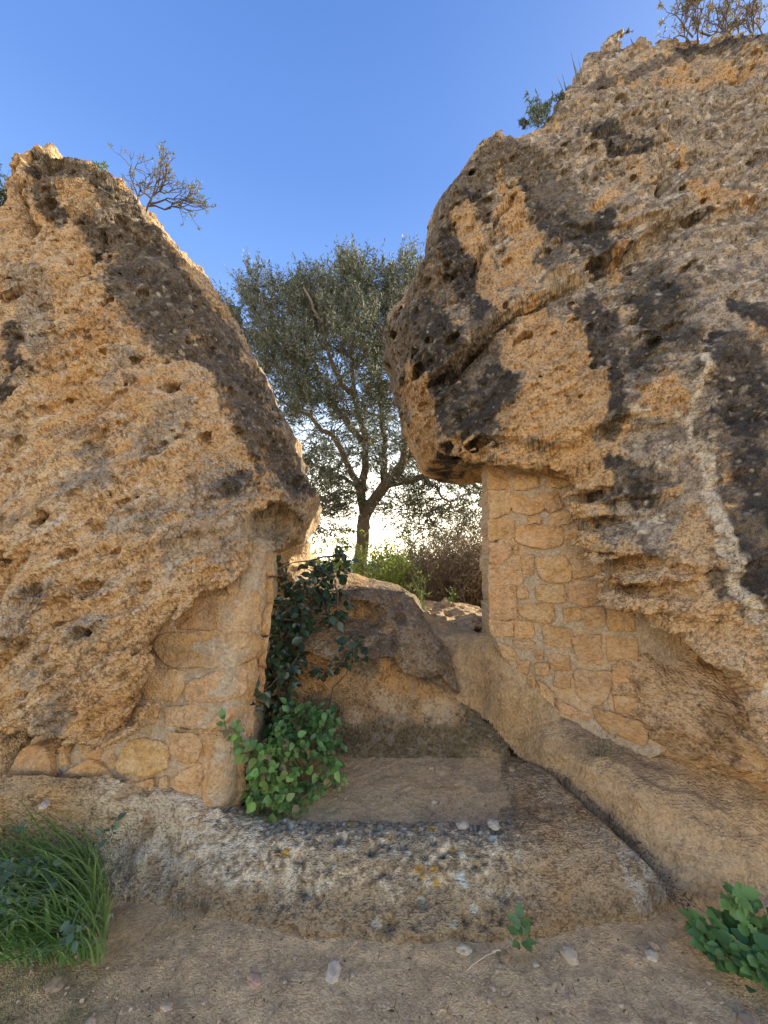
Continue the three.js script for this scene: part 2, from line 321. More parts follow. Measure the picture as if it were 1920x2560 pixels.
// relief on a tilted plane: for slopes, sills, ground and wall backs
function relief(o) {
  const N = new THREE.Vector3(...o.n).normalize(), U = new THREE.Vector3(...(o.u ?? [1, 0, 0])).addScaledVector(N, -N.dot(new THREE.Vector3(...(o.u ?? [1, 0, 0])))).normalize(), V = N.clone().cross(U);
  const tri = (w) => [w.dot(U), w.dot(V), w.dot(N)];
  const base = o.flat ? o.flat : tps(o.pts.map(tri), o.lam ?? 2e-3), poly = o.outline.map(tri);
  let u0 = 1e9, u1 = -1e9, v0 = 1e9, v1 = -1e9; for (const [u, v] of poly) { u0 = Math.min(u0, u); u1 = Math.max(u1, u); v0 = Math.min(v0, v); v1 = Math.max(v1, v); }
  const e = o.edge ?? 0.06; u0 -= e; u1 += e; v0 -= e; v1 += e;
  const h = o.h, nu = Math.ceil((u1 - u0) / h) + 1, nv = Math.ceil((v1 - v0) / h) + 1;
  const W = new Grid(u0, v0, u1, v1, 0.03).fill(base), D = new Grid(u0, v0, u1, v1, 0.02).fill((u, v) => polyDist(poly, u, v));
  const id = new Int32Array(nu * nv).fill(-1), pos = [], out = new THREE.Vector3();
  for (let j = 0; j < nv; j++) for (let i = 0; i < nu; i++) {
    const u = u0 + i * h, v = v0 + j * h, d = D.at(u + 0.025 * noise(u * 6, v * 6, 1), v + 0.025 * noise(u * 6, v * 6, 9)); if (d > e) continue;
    let w = W.at(u, v); out.copy(U).multiplyScalar(u).addScaledVector(V, v).addScaledVector(N, w);
    if (o.disp) w += o.disp(out.x, out.y, out.z);
    w -= (o.drop ?? 0.1) * sstep(-e * 0.6, e, d);
    id[j * nu + i] = pos.length / 3; out.copy(U).multiplyScalar(u).addScaledVector(V, v).addScaledVector(N, w); pos.push(out.x, out.y, out.z);
  }
  const idx = [];
  for (let j = 0; j < nv - 1; j++) for (let i = 0; i < nu - 1; i++) { const a = id[j * nu + i], b = id[j * nu + i + 1], c = id[(j + 1) * nu + i], d = id[(j + 1) * nu + i + 1]; if (a >= 0 && b >= 0 && d >= 0) idx.push(a, b, d); if (a >= 0 && d >= 0 && c >= 0) idx.push(a, d, c); }
  const g = finish({ pos: new Float32Array(pos), idx: new Uint32Array(idx) }, o.fine, o.color, o.uv ?? ((x, y, z) => { out.set(x, y, z); return [out.dot(U), out.dot(V)]; }));
  g.userData.locate = (px, py) => { let a = 1.2, b = 6; const w = (D) => { const q = tri(P(px, py, D)); return q[2] - W.at(q[0], q[1]); }; for (let i = 0; i < 40; i++) { const m = (a + b) / 2; if (w(m) > 0) a = m; else b = m; } return P(px, py, (a + b) / 2); };
  return g;
}
const T0 = Date.now(), log = (s) => console.log(s, ((Date.now() - T0) / 1000).toFixed(1));
// ---------------------------------------------------------------- the two cliffs either side of the gap
{ // left cliff
  const bd = beds(0.72);
  const arris = [[285, 446], [338, 538], [420, 630], [453, 726], [511, 847], [545, 938], [579, 1035], [612, 1150], [628, 1230], [634, 1310], [610, 1380], [600, 1420]];
  const under = [[564, 1471], [506, 1495], [434, 1529], [366, 1560], [335, 1615], [330, 1690], [338, 1775], [325, 1840], [290, 1876], [178, 1867], [120, 1850], [60, 1830], [0, 1822]];
  const crest = [[0, 525], [38, 490], [45, 425], [70, 412], [105, 405], [135, 396], [165, 414], [205, 408], [245, 420]];
  const g = elevationRock({
    bounds: [-3.75, 0.35, -3.9, -0.1, 4.95, -1.65], boxes: [[[-3.0, 0.35, -3.32, -0.1, 4.95, -1.65], 0.011], [[-3.75, 0.35, -3.9, -0.1, 4.95, -3.28], 0.04], [[-3.75, 0.35, -3.3, -2.96, 4.95, -1.65], 0.04]], backD: 3.15, zEnd: -3.8, round: 0.12,
    front: [[-900, 1850, 2.0], [-900, 1200, 2.05], [-900, 600, 2.6], [-400, 1850, 1.95], [-400, 1300, 1.95], [-400, 700, 2.4], [0, 1840, 1.98], [150, 1850, 1.98], [280, 1860, 2.08], [300, 1700, 2.08], [200, 1650, 1.96], [100, 1600, 1.92], [330, 1600, 2.05], [430, 1530, 2.1], [560, 1460, 2.2], [600, 1400, 2.26], [610, 1300, 2.3],
      [0, 1400, 1.93], [200, 1400, 1.92], [400, 1350, 2.02], [500, 1300, 2.12], [0, 1050, 2.1], [200, 1030, 2.12], [400, 1050, 2.2], [520, 1080, 2.3], [0, 750, 2.3], [180, 800, 2.32], [330, 800, 2.38], [450, 830, 2.5], [540, 950, 2.45], [60, 460, 2.62], [150, 430, 2.66], [270, 460, 2.72], [150, 600, 2.45], [300, 620, 2.55], [0, 600, 2.45]],
    outline: [[-640, 560], ...crest, ...arris, ...under, [-640, 1800]],
    back: [[-200, 560], [-100, 600], [0, 560], [45, 470], [150, 440], [260, 452], [309, 462], [366, 533], [425, 605], [482, 660], [530, 737], [574, 812], [631, 904], [651, 980], [694, 1083], [719, 1150], [735, 1187], [778, 1245], [760, 1305], [735, 1345], [690, 1368], [600, 1372], [500, 1440], [380, 1560], [150, 1700], [-200, 1800]],
    ledges: [{ line: [[250, 560], [240, 640], [150, 760], [130, 860]], a: 0.080, L: 0.3 }, { line: [[0, 1420], [130, 1350], [260, 1250], [420, 1130], [560, 1060]], a: 0.056, L: 0.2, up: 0.02 }, { line: [[0, 1640], [120, 1540], [240, 1440], [330, 1380], [470, 1340]], a: 0.064, L: 0.18, up: 0.015 }, { line: [[170, 1720], [330, 1600], [470, 1500]], a: -0.048, L: 0.1 }],
    cracks: [{ line: [[260, 590], [215, 680], [150, 740]], a: 0.096, w: 0.02 }, { line: [[430, 640], [470, 720], [440, 760], [410, 780]], a: 0.064, w: 0.018 }, { line: [[45, 430], [60, 520], [66, 560]], a: 0.160, w: 0.03 }, { line: [[90, 420], [110, 470]], a: 0.128, w: 0.02 }, { line: [[300, 560], [340, 600]], a: 0.080, w: 0.02 }],
    holes: [[428, 968, 22, 20, 0.16, 0.02, 0.4], [692, 1305, 70, 60, 0.34, -0.38], [668, 1320, 48, 48, 0.36, -0.16], [610, 1085, 24, 18, 0.1, -0.05], [680, 1085, 16, 22, 0.12, -0.35], [220, 1470, 28, 16, 0.13, 0, 0.3], [222, 1580, 22, 14, 0.1, 0, 0.3], [152, 552, 10, 9, 0.08], [36, 836, 14, 9, 0.08], [133, 667, 9, 7, 0.06], [10, 1395, 18, 16, 0.1], [230, 1320, 20, 12, 0.06, 0, 0.6], [300, 1260, 16, 9, 0.06, 0, 0.7], [120, 1300, 26, 12, 0.07, 0, 0.6], [160, 1390, 24, 10, 0.06, 0, 0.6], [90, 1480, 22, 12, 0.06, 0, 0.6], [280, 1380, 20, 9, 0.05, 0, 0.6], [60, 1620, 30, 12, 0.06, 0, 0.6], [150, 1560, 22, 10, 0.05, 0, 0.6], [130, 1680, 26, 12, 0.05, 0, 0.5], [60, 1740, 26, 12, 0.06, 0, 0.4]],
    rough: (x, y, z) => {
      const q = bd(x, y), sm = sstep(0.35, 0.9, y) * 1.0;             // lower bulge by the masonry is smoother
      const wv = 0.9 * noise(x * 2.2, y * 2.2, z * 2.2), body = 0.045 * fbm(x * 2.1, y * 2.1, z * 2.1, 3), st = 0.02 * noise(q[0] * 3.2, q[1] * 13, z * 5) + 0.011 * noise(q[0] * 8, q[1] * 34, z * 14) - 0.06 * saw(q[1] * 5 + wv) * clamp(0.55 + 0.9 * noise(x * 1.4, y * 1.4, z + 4)) - 0.024 * saw(q[1] * 13 + 2 * wv) * clamp(0.5 + noise(x * 2.5 + 8, y * 2.5, z));
      const rag = 0.018 * Math.abs(noise(x * 13, y * 13, z * 13)) + 0.009 * noise(x * 30, y * 30, z * 30) + 0.11 * pits(q[0] * 5, q[1] * 8, z * 6, 0.16) + 0.075 * pits(q[0] * 10, q[1] * 14, z * 11, 0.2);
      return body + (st * 1.2 + rag) * lerp(0.3, 1, sm);
    },
    fine: (x, y, z) => {
      const q = bd(x, y), w = 0.25 + 1.15 * clamp(1.4 * noise(x * 1.9 + 5, y * 1.9, z * 1.9) + 0.4);
      return 0.009 * noise(q[0] * 20, q[1] * 38, z * 30) + 0.006 * noise(x * 36, y * 36, z * 36) - w * (0.026 * pits(x * 16, y * 16, z * 16, 0.35) + 0.018 * pits(x * 32, y * 32, z * 32, 0.42));
    },
    paint: {
      dark: [[[120, 425, 45], [210, 440, 45], [290, 480, 45], [330, 600, 75], [380, 700, 85], [420, 790, 80], [440, 870, 50], [500, 900, 30]], [[400, 660, 45], [500, 790, 50], [560, 900, 42], [620, 1040, 36], [690, 1180, 40]], [[120, 480, 34], [150, 560, 18]], [[220, 560, 30], [250, 640, 20]], [[30, 1000, 20], [40, 900, 26], [10, 820, 26]], [[590, 1200, 30], [540, 1240, 20]]],
      grey: [[[350, 1130, 26], [420, 1080, 30], [480, 1010, 22]], [[560, 1210, 60], [500, 1260, 40]], [[380, 1290, 44], [300, 1310, 36]], [[470, 1340, 44], [430, 1400, 30]], [[100, 1870, 26], [130, 1800, 34]], [[30, 1560, 50], [120, 1470, 30]], [[240, 1140, 36]], [[270, 960, 20], [330, 900, 26]], [[60, 700, 50], [70, 830, 40]], [[560, 1330, 70]], [[180, 1230, 30], [260, 1200, 30]], [[260, 1550, 24], [200, 1600, 20]], [[60, 1690, 30]]],
      orange: [[[260, 800, 70], [200, 900, 80], [190, 1010, 60], [300, 1040, 60]], [[200, 640, 40]], [[330, 1140, 40], [260, 1170, 20]], [[480, 1000, 30], [440, 1060, 20]], [[455, 815, 16]], [[180, 545, 22]], [[200, 1750, 70], [280, 1800, 60]], [[380, 960, 20], [250, 1060, 60]]],
      smooth: [[[300, 1740, 70], [250, 1830, 60], [190, 1860, 40]]],
    },
    color: (x, y, z, c, pt, F) => {
      const wx = x + 0.05 * noise(x * 6, y * 6, z * 6) + 0.02 * noise(x * 21, y * 21, z * 21), wy = y + 0.05 * noise(x * 6 + 9, y * 6, z * 6) + 0.02 * noise(x * 21 + 4, y * 21, z * 21);
      const q = bd(x, y), n1 = fbm(x * 3, y * 3, z * 3, 3), n2 = noise(q[0] * 5, q[1] * 22, z * 9), n3 = noise(x * 37, y * 37, z * 37);
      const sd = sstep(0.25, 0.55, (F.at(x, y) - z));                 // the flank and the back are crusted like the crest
      c[0] = C.ochre[0]; c[1] = C.ochre[1]; c[2] = C.ochre[2];
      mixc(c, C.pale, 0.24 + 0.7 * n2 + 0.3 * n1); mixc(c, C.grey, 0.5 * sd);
      mixc(c, C.orange, 0.6 * sstep(0.35, 0.8, pt.at('orange', wx, wy) + 0.25 * n1));
      const sp = n3 + 0.6 * noise(x * 24, y * 24, z * 24 + 9), n4 = noise(x * 18, y * 18, z * 18), smo = sstep(0.4, 0.7, pt.at('smooth', wx, wy));
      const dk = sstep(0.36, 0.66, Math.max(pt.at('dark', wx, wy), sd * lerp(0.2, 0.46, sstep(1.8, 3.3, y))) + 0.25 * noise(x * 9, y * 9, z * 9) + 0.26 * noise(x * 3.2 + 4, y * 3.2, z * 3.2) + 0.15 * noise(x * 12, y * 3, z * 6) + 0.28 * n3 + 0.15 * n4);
      const gy = sstep(0.4, 0.62, pt.at('grey', wx, wy) + 0.3 * noise(x * 8, y * 8, z * 8 + 3) + 0.3 * n3 + 0.2 * n4 + 0.25 * n2);
      mixc(c, C.crust, 0.5 * gy * sstep(-0.1, 0.4, sp + 0.6 * n4)); mixc(c, C.grey, 0.6 * gy + 0.3 * sstep(0.25, 0.65, n1 + 0.5 * n3 + 0.5 * n2) * (1 - smo));
      mixc(c, C.cream, 0.4 * sstep(0.2, 0.5, noise(q[0] * 6, q[1] * 34, z * 12) + 0.4 * n3) * (1 - smo)); mixc(c, C.crust, 0.5 * sstep(0.3, 0.65, n1 + 0.5 * n4 + 0.4 * sp - 0.3 * n2) * (1 - smo));
      mixc(c, C.crust, 0.92 * dk); mixc(c, C.black, 0.62 * dk * sstep(-0.3, 0.4, noise(x * 5, y * 5, z * 5) + 0.7 * sp)); mixc(c, C.grey, 0.6 * dk * sstep(0.25, 0.6, n4 + 0.5 * sp));
      mixc(c, C.crust, 0.55 * sstep(0.5, 0.75, -sp) * (1 - 0.5 * smo)); mixc(c, C.cream, 0.5 * sstep(0.5, 0.8, sp));
    },
  });
  add('limestone_cliff', g, M.rock, 'ochre limestone cliff with grey crusted ridge and a hollow under its overhanging nose', 'cliff');
  log('left cliff ' + g.index.count / 3);
}
{ // right cliff
  const bd = beds(0.5);
  const g = elevationRock({
    bounds: [-0.05, 0.2, -4.2, 6.1, 6.3, -1.45], uv: (x, y, z) => [x + 0.45 * z, y - 0.4 * z], boxes: [[[-0.05, 0.2, -3.32, 3.05, 6.3, -1.45], 0.011], [[-0.05, 0.2, -4.05, 6.1, 6.3, -3.28], 0.04], [[3.01, 0.2, -3.3, 6.1, 6.3, -1.45], 0.04]], backD: 3.05, zEnd: -3.95, round: 0.12,
    front: [[3600, 1900, 1.5], [3600, 1000, 1.6], [2900, 1900, 1.6], [2900, 1000, 1.75], [2900, 200, 2.6], [2400, 2000, 1.65], [2300, 1200, 1.85], [2300, 400, 2.3], [1560, 95, 2.95], [1750, 90, 2.9], [1910, 110, 2.8], [1440, 240, 2.85], [1300, 330, 2.82], [1230, 340, 2.84],
      [1150, 440, 2.8], [1300, 500, 2.66], [1500, 480, 2.6], [1700, 480, 2.5], [1900, 480, 2.36], [1100, 560, 2.78], [1060, 740, 2.72], [1030, 820, 2.68], [1200, 800, 2.5], [1400, 800, 2.36], [1600, 800, 2.24], [1850, 800, 2.1],
      [1080, 1000, 2.62], [1120, 1100, 2.6], [1250, 1100, 2.4], [1400, 1100, 2.3], [1420, 1180, 2.38], [1600, 1100, 2.14], [1850, 1100, 1.98], [1230, 1150, 2.46], [1470, 1300, 2.36], [1520, 1400, 2.32], [1620, 1450, 2.16], [1640, 1300, 2.14], [1850, 1400, 1.9], [1600, 1540, 2.24], [1720, 1600, 2.1], [1830, 1660, 1.98], [1900, 1750, 1.86], [1760, 1450, 2.0]],
    outline: [[3300, 60], [1915, 110], [1850, 92], [1760, 78], [1670, 80], [1578, 82], [1518, 96], [1454, 145], [1415, 200], [1388, 270], [1360, 310], [1290, 318], [1245, 318], [1215, 350], [1180, 405], [1145, 435], [1110, 480], [1100, 520], [1105, 580], [1090, 660], [1060, 730], [1030, 790], [1030, 830], [1045, 880], [1060, 960], [1075, 1050], [1095, 1110], [1130, 1140], [1180, 1160], [1240, 1156], [1310, 1168], [1370, 1182], [1436, 1208], [1402, 1236], [1410, 1262], [1436, 1282], [1440, 1330], [1460, 1365], [1510, 1388], [1545, 1415], [1540, 1445], [1552, 1480], [1508, 1508], [1530, 1532], [1630, 1552], [1700, 1592], [1770, 1640], [1832, 1690], [1860, 1760], [1900, 1850], [2000, 1980], [3300, 2300]],
    back: [[2900, 160], [1850, 200], [1600, 200], [1480, 260], [1400, 330], [1290, 365], [1225, 385], [1160, 440], [1120, 470], [1078, 515], [1086, 560], [1064, 637], [1020, 735], [975, 782], [966, 815], [993, 872], [1008, 961], [1034, 1050], [1060, 1110], [1086, 1140], [1150, 1146], [1225, 1150], [1440, 1200], [1500, 1400], [1800, 1640], [2900, 2000]],
    ledges: [{ line: [[1130, 900], [1180, 860], [1240, 800], [1300, 765], [1370, 728], [1430, 695], [1480, 672], [1570, 610]], a: 0.180, L: 0.4, up: 0.03 },
      { line: [[1160, 1130], [1200, 1120], [1290, 1090], [1380, 1110], [1440, 1100], [1500, 1060], [1560, 1040]], a: 0.056, L: 0.15, up: 0.03 }, { line: [[1540, 1060], [1640, 1050], [1730, 1010], [1745, 985]], a: 0.056, L: 0.2 },
      { line: [[1100, 690], [1170, 660], [1210, 620], [1235, 585]], a: 0.080, L: 0.2 }, { line: [[1480, 560], [1560, 560], [1640, 540], [1760, 540], [1919, 480]], a: 0.048, L: 0.2, up: 0.02 },
      { line: [[1395, 1246], [1440, 1262], [1500, 1256], [1545, 1250]], a: 0.09, L: 0.07, up: 0.05 }, { line: [[1432, 1292], [1490, 1296], [1545, 1290]], a: 0.1, L: 0.06, up: 0.05 }, { line: [[1438, 1340], [1500, 1372], [1560, 1392], [1610, 1400]], a: 0.1, L: 0.07, up: 0.06 }, { line: [[1540, 1456], [1600, 1458], [1660, 1462], [1730, 1440]], a: 0.09, L: 0.07, up: 0.05 }, { line: [[1510, 1514], [1570, 1532], [1650, 1530], [1720, 1545]], a: 0.09, L: 0.07, up: 0.06 }, { line: [[1630, 1580], [1700, 1620], [1790, 1680]], a: 0.09, L: 0.08, up: 0.05 }, { line: [[1880, 1720], [1850, 1600], [1790, 1450], [1765, 1300], [1745, 1150], [1738, 950]], a: -0.072, L: 0.6 }],
    cracks: [{ line: [[1165, 690], [1205, 640], [1240, 560], [1280, 500]], a: 0.080, w: 0.015 }, { line: [[1140, 930], [1190, 870], [1220, 830]], a: 0.096, w: 0.02 }, { line: [[1655, 450], [1640, 490]], a: 0.080, w: 0.015 }, { line: [[1560, 620], [1500, 650], [1440, 690], [1370, 735], [1300, 770], [1240, 806], [1180, 866]], a: 0.1, w: 0.028 }],
    holes: [[1265, 450, 20, 24, 0.12], [1725, 660, 16, 11, 0.1], [1840, 200, 16, 10, 0.08], [1306, 540, 9, 13, 0.07], [1535, 520, 10, 10, 0.06], [1565, 530, 12, 12, 0.06], [1195, 1118, 52, 16, 0.3, -0.1], [1060, 1010, 22, 24, 0.14, -0.1], [1075, 1060, 18, 26, 0.14, -0.1], [1045, 930, 20, 20, 0.14, -0.12], [1040, 890, 16, 12, 0.1, -0.12],
      [1490, 1308, 64, 18, 0.3, 0.02, 0.08], [1480, 1240, 44, 20, 0.2, 0, 0.12], [1575, 1412, 44, 23, 0.3, 0.0, 0.2], [1570, 1418, 70, 16, 0.24, 0.02, 0.2], [1600, 1476, 52, 16, 0.25, 0, -0.1], [1690, 1478, 40, 22, 0.08, 0.02, -0.5], [1585, 1550, 48, 17, 0.25, 0.02], [1720, 1655, 74, 24, 0.26, 0.02, -0.5], [1650, 1600, 60, 12, 0.12, 0.03, -0.45], [1800, 1700, 30, 10, 0.1, 0, -0.5],
      [1330, 440, 8, 12, 0.06], [1262, 770, 10, 10, 0.06], [1352, 790, 16, 8, 0.06, 0, 0.5], [1450, 740, 10, 10, 0.06], [1630, 610, 10, 8, 0.05], [1200, 470, 12, 10, 0.05], [1550, 250, 14, 8, 0.06], [1620, 260, 18, 10, 0.06], [1750, 190, 22, 12, 0.07], [1500, 230, 16, 10, 0.05]],
    rough: (x, y, z) => {
      const q = bd(x, y), sm = clamp(0.35 + 0.65 * sstep(-0.2, 0.3, noise(x * 1.3 + 7, y * 1.3, z) + (y > 2.6 ? 0.25 : 0)));
      const wv = 0.9 * noise(x * 2.2, y * 2.2, z * 2.2), low = sstep(2.2, 1.5, y), body = 0.05 * fbm(x * 2.0 + 9, y * 2.0, z * 2.0, 3), st = 0.022 * noise(q[0] * 2.6, q[1] * 12, z * 5 + 4) + 0.012 * noise(q[0] * 7, q[1] * 33, z * 14) - (0.05 + 0.03 * low) * saw(q[1] * 4.5 + wv) * clamp(0.55 + 0.9 * noise(x * 1.4, y * 1.4, z + 4)) - 0.022 * saw(q[1] * 12 + 2 * wv) * clamp(0.5 + noise(x * 2.5 + 8, y * 2.5, z));
      const rag = 0.02 * Math.abs(noise(x * 12, y * 12, z * 12)) + 0.009 * noise(x * 29, y * 29, z * 29) + sstep(5.15, 4.8, y) * (0.11 * pits(q[0] * 5, q[1] * 8, z * 6, 0.13) + 0.075 * pits(q[0] * 10, q[1] * 14, z * 11, 0.18));
      return body + (st * 1.2 + rag) * sm;
    },
    fine: (x, y, z) => {
      const q = bd(x, y), w = 0.25 + 1.15 * clamp(1.4 * noise(x * 1.9 + 5, y * 1.9, z * 1.9) + lerp(0.1, 0.5, sstep(2, 2.8, y)));
      return 0.009 * noise(q[0] * 20, q[1] * 38, z * 30) + 0.006 * noise(x * 36, y * 36, z * 36) - w * (0.026 * pits(x * 15, y * 15, z * 15, 0.35) + 0.018 * pits(x * 32, y * 32, z * 32, 0.42));
    },
    paint: {
      crust: [[[1140, 450, 55], [1110, 560, 60], [1090, 680, 70], [1050, 780, 90], [1080, 880, 75], [1120, 980, 75], [1160, 1070, 65]], [[1180, 700, 50], [1200, 800, 45], [1220, 930, 60], [1250, 1030, 40]], [[1200, 450, 50], [1250, 380, 60], [1340, 420, 60], [1400, 540, 80], [1480, 600, 80]], [[1480, 760, 65], [1510, 880, 70], [1540, 980, 50], [1560, 1060, 30]], [[1500, 330, 50], [1560, 370, 50]], [[1640, 660, 70], [1660, 800, 80], [1640, 900, 60]], [[1860, 880, 60], [1860, 960, 80], [1860, 1100, 90], [1880, 1300, 80], [1910, 1480, 60]], [[1560, 1200, 60], [1640, 1210, 50]], [[1880, 140, 30], [1720, 125, 26], [1500, 220, 30]], [[1380, 650, 50], [1300, 700, 30]]],
      black: [[[1120, 580, 36], [1140, 650, 44], [1180, 720, 44], [1195, 790, 24]], [[1060, 780, 50], [1100, 850, 55], [1120, 930, 55], [1150, 1000, 55], [1170, 1070, 50]], [[1210, 960, 50], [1240, 1040, 36], [1255, 930, 26]], [[1475, 740, 40], [1500, 830, 52], [1520, 920, 55], [1545, 990, 36], [1555, 1040, 20]], [[1390, 580, 40], [1360, 530, 26], [1460, 600, 50], [1510, 560, 36]], [[1500, 640, 36], [1570, 600, 26]], [[1640, 720, 50], [1660, 830, 50], [1620, 880, 36]], [[1830, 900, 70], [1860, 1050, 70], [1870, 1200, 60], [1880, 1330, 50], [1905, 1450, 40]], [[1830, 780, 26], [1900, 800, 30]], [[1550, 1140, 28], [1570, 1220, 34], [1600, 1250, 26]], [[1300, 440, 20], [1320, 480, 26], [1340, 510, 24]], [[1180, 480, 26], [1210, 550, 24]], [[1500, 340, 50], [1560, 370, 50]], [[1860, 120, 30], [1700, 120, 26]]],
      grey: [[[1150, 450, 50], [1240, 380, 60], [1360, 370, 80], [1480, 380, 100], [1600, 250, 100], [1750, 250, 120], [1900, 250, 110]], [[1560, 300, 80], [1700, 420, 130], [1850, 450, 130]], [[1300, 620, 60], [1440, 500, 90]], [[1600, 1300, 70], [1620, 1180, 70]], [[1640, 700, 100], [1750, 800, 90]], [[1660, 1000, 50], [1640, 1100, 40]], [[1860, 600, 90], [1760, 620, 90]], [[1800, 1000, 70]], [[1670, 1330, 36], [1720, 1200, 40]]],
      orange: [[[1145, 540, 22], [1170, 590, 28], [1195, 640, 22]], [[1265, 470, 22], [1285, 530, 36], [1310, 580, 40], [1290, 640, 44], [1330, 690, 30], [1250, 700, 36]], [[1210, 660, 20], [1225, 730, 30], [1240, 780, 20]], [[1360, 800, 60], [1340, 860, 80], [1410, 920, 85], [1370, 1000, 85], [1310, 1040, 56], [1450, 1010, 60], [1440, 780, 20]], [[1560, 660, 22], [1555, 610, 20]], [[1660, 990, 40], [1690, 1020, 30]], [[1480, 1180, 40], [1440, 1120, 50]], [[1760, 480, 40], [1860, 500, 40]], [[1030, 900, 20], [1050, 960, 22], [1065, 1040, 24], [1090, 1110, 24], [1180, 1130, 24]], [[1700, 430, 12], [1640, 355, 10]], [[1680, 1220, 20]], [[1530, 490, 26], [1490, 520, 20]], [[1740, 190, 30], [1860, 190, 26], [1560, 210, 24]]],
      white: [[[1738, 900, 6], [1742, 980, 6], [1735, 1080, 4.5], [1755, 1180, 5], [1775, 1290, 7], [1800, 1400, 8], [1850, 1530, 8], [1890, 1640, 9], [1912, 1740, 10]]],
    },
    color: (x, y, z, c, pt, F) => {
      const wx = x + 0.07 * noise(x * 6, y * 2.5, z * 5) + 0.03 * noise(x * 21, y * 8, z * 21), wy = y + 0.12 * noise(x * 9 + 9, y * 2, z * 5) + 0.05 * noise(x * 26, y * 5, z * 9) + 0.02 * noise(x * 21 + 4, y * 21, z * 21);
      const q = bd(x, y), n1 = fbm(x * 3, y * 3, z * 3, 3), n2 = noise(q[0] * 4, q[1] * 22, z * 9), n3 = noise(x * 37, y * 37, z * 37), n4 = noise(x * 20, y * 20, z * 20);
      c[0] = C.ochre[0]; c[1] = C.ochre[1]; c[2] = C.ochre[2];
      mixc(c, C.pale, 0.35 + 0.5 * n2 + 0.3 * n1);
      const or = sstep(0.42, 0.56, pt.at('orange', wx, wy) + 0.1 * n1 + 0.1 * n3), sp = n3 + 0.6 * noise(x * 24, y * 24, z * 24 + 9);
      mixc(c, C.ochre, 0.8 * or); mixc(c, C.orange, 0.4 * or * (0.5 + n1));
      const n5 = noise(x * 13, y * 2.6, z * 6), gy = sstep(0.35, 0.6, Math.max(pt.at('grey', wx, wy), 0.62 * sstep(1.6, 2.5, y)) + 0.25 * n1 + 0.22 * n3 + 0.2 * n4 + 0.12 * n5) * (1 - or * 0.85);
      mixc(c, C.grey, 0.85 * gy); mixc(c, C.crust, 0.75 * gy * sstep(0.0, 0.4, n4 + 0.6 * n1 + 0.5 * sp + 0.5 * n2)); mixc(c, C.cream, 0.75 * gy * sstep(0.25, 0.5, noise(x * 16, y * 16, z * 16 + 5) + 0.3 * sp));
      const ck = sstep(0.38, 0.68, pt.at('crust', wx, wy) + 0.2 * n4 + 0.25 * n3 + 0.15 * n2 + 0.22 * n5) * (1 - 0.9 * or);
      mixc(c, C.crust, 0.85 * ck); mixc(c, C.grey, 0.7 * ck * sstep(0.2, 0.55, n4 + 0.5 * sp)); mixc(c, C.black, 0.6 * ck * sstep(0.15, 0.5, sp - 0.3 * n4));
      const bk = sstep(0.4, 0.66, pt.at('black', wx, wy) + 0.15 * n4 + 0.28 * n3 + 0.12 * n2 + 0.3 * n5) * (1 - 0.92 * or);
      mixc(c, C.crust, 0.8 * bk); mixc(c, C.black, 0.85 * bk * sstep(-0.55, 0.1, noise(x * 6, y * 6, z * 6) + 0.5 * sp)); mixc(c, C.grey, 0.5 * bk * sstep(0.35, 0.6, n4 + 0.5 * sp));
      mixc(c, C.crust, 0.5 * sstep(0.5, 0.75, -sp)); mixc(c, C.cream, 0.5 * sstep(0.55, 0.85, sp));
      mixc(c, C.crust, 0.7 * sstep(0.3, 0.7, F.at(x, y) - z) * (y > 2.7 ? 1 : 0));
      mixc(c, C.cream, 0.85 * sstep(0.35, 0.6, pt.at('white', x + 0.02 * noise(x * 5, y * 5, z), y) + 0.25 * n4));
    },
  });
  const hiddenBlocker = blobRock({ c: [2.12, 1.0, -3.5], r: [1.05, 1.5, 0.58], s: 40, h: 0.05, crust: 0.4 });   // unseen rock added behind the masonry to stop sun under the cliff
  add('limestone_cliff', mergeGeometries([g, hiddenBlocker]), M.rock, 'tallest limestone cliff, black lichen streaks over ochre, eroded shelves beneath its overhang', 'cliff');
  log('right cliff ' + g.index.count / 3);
}
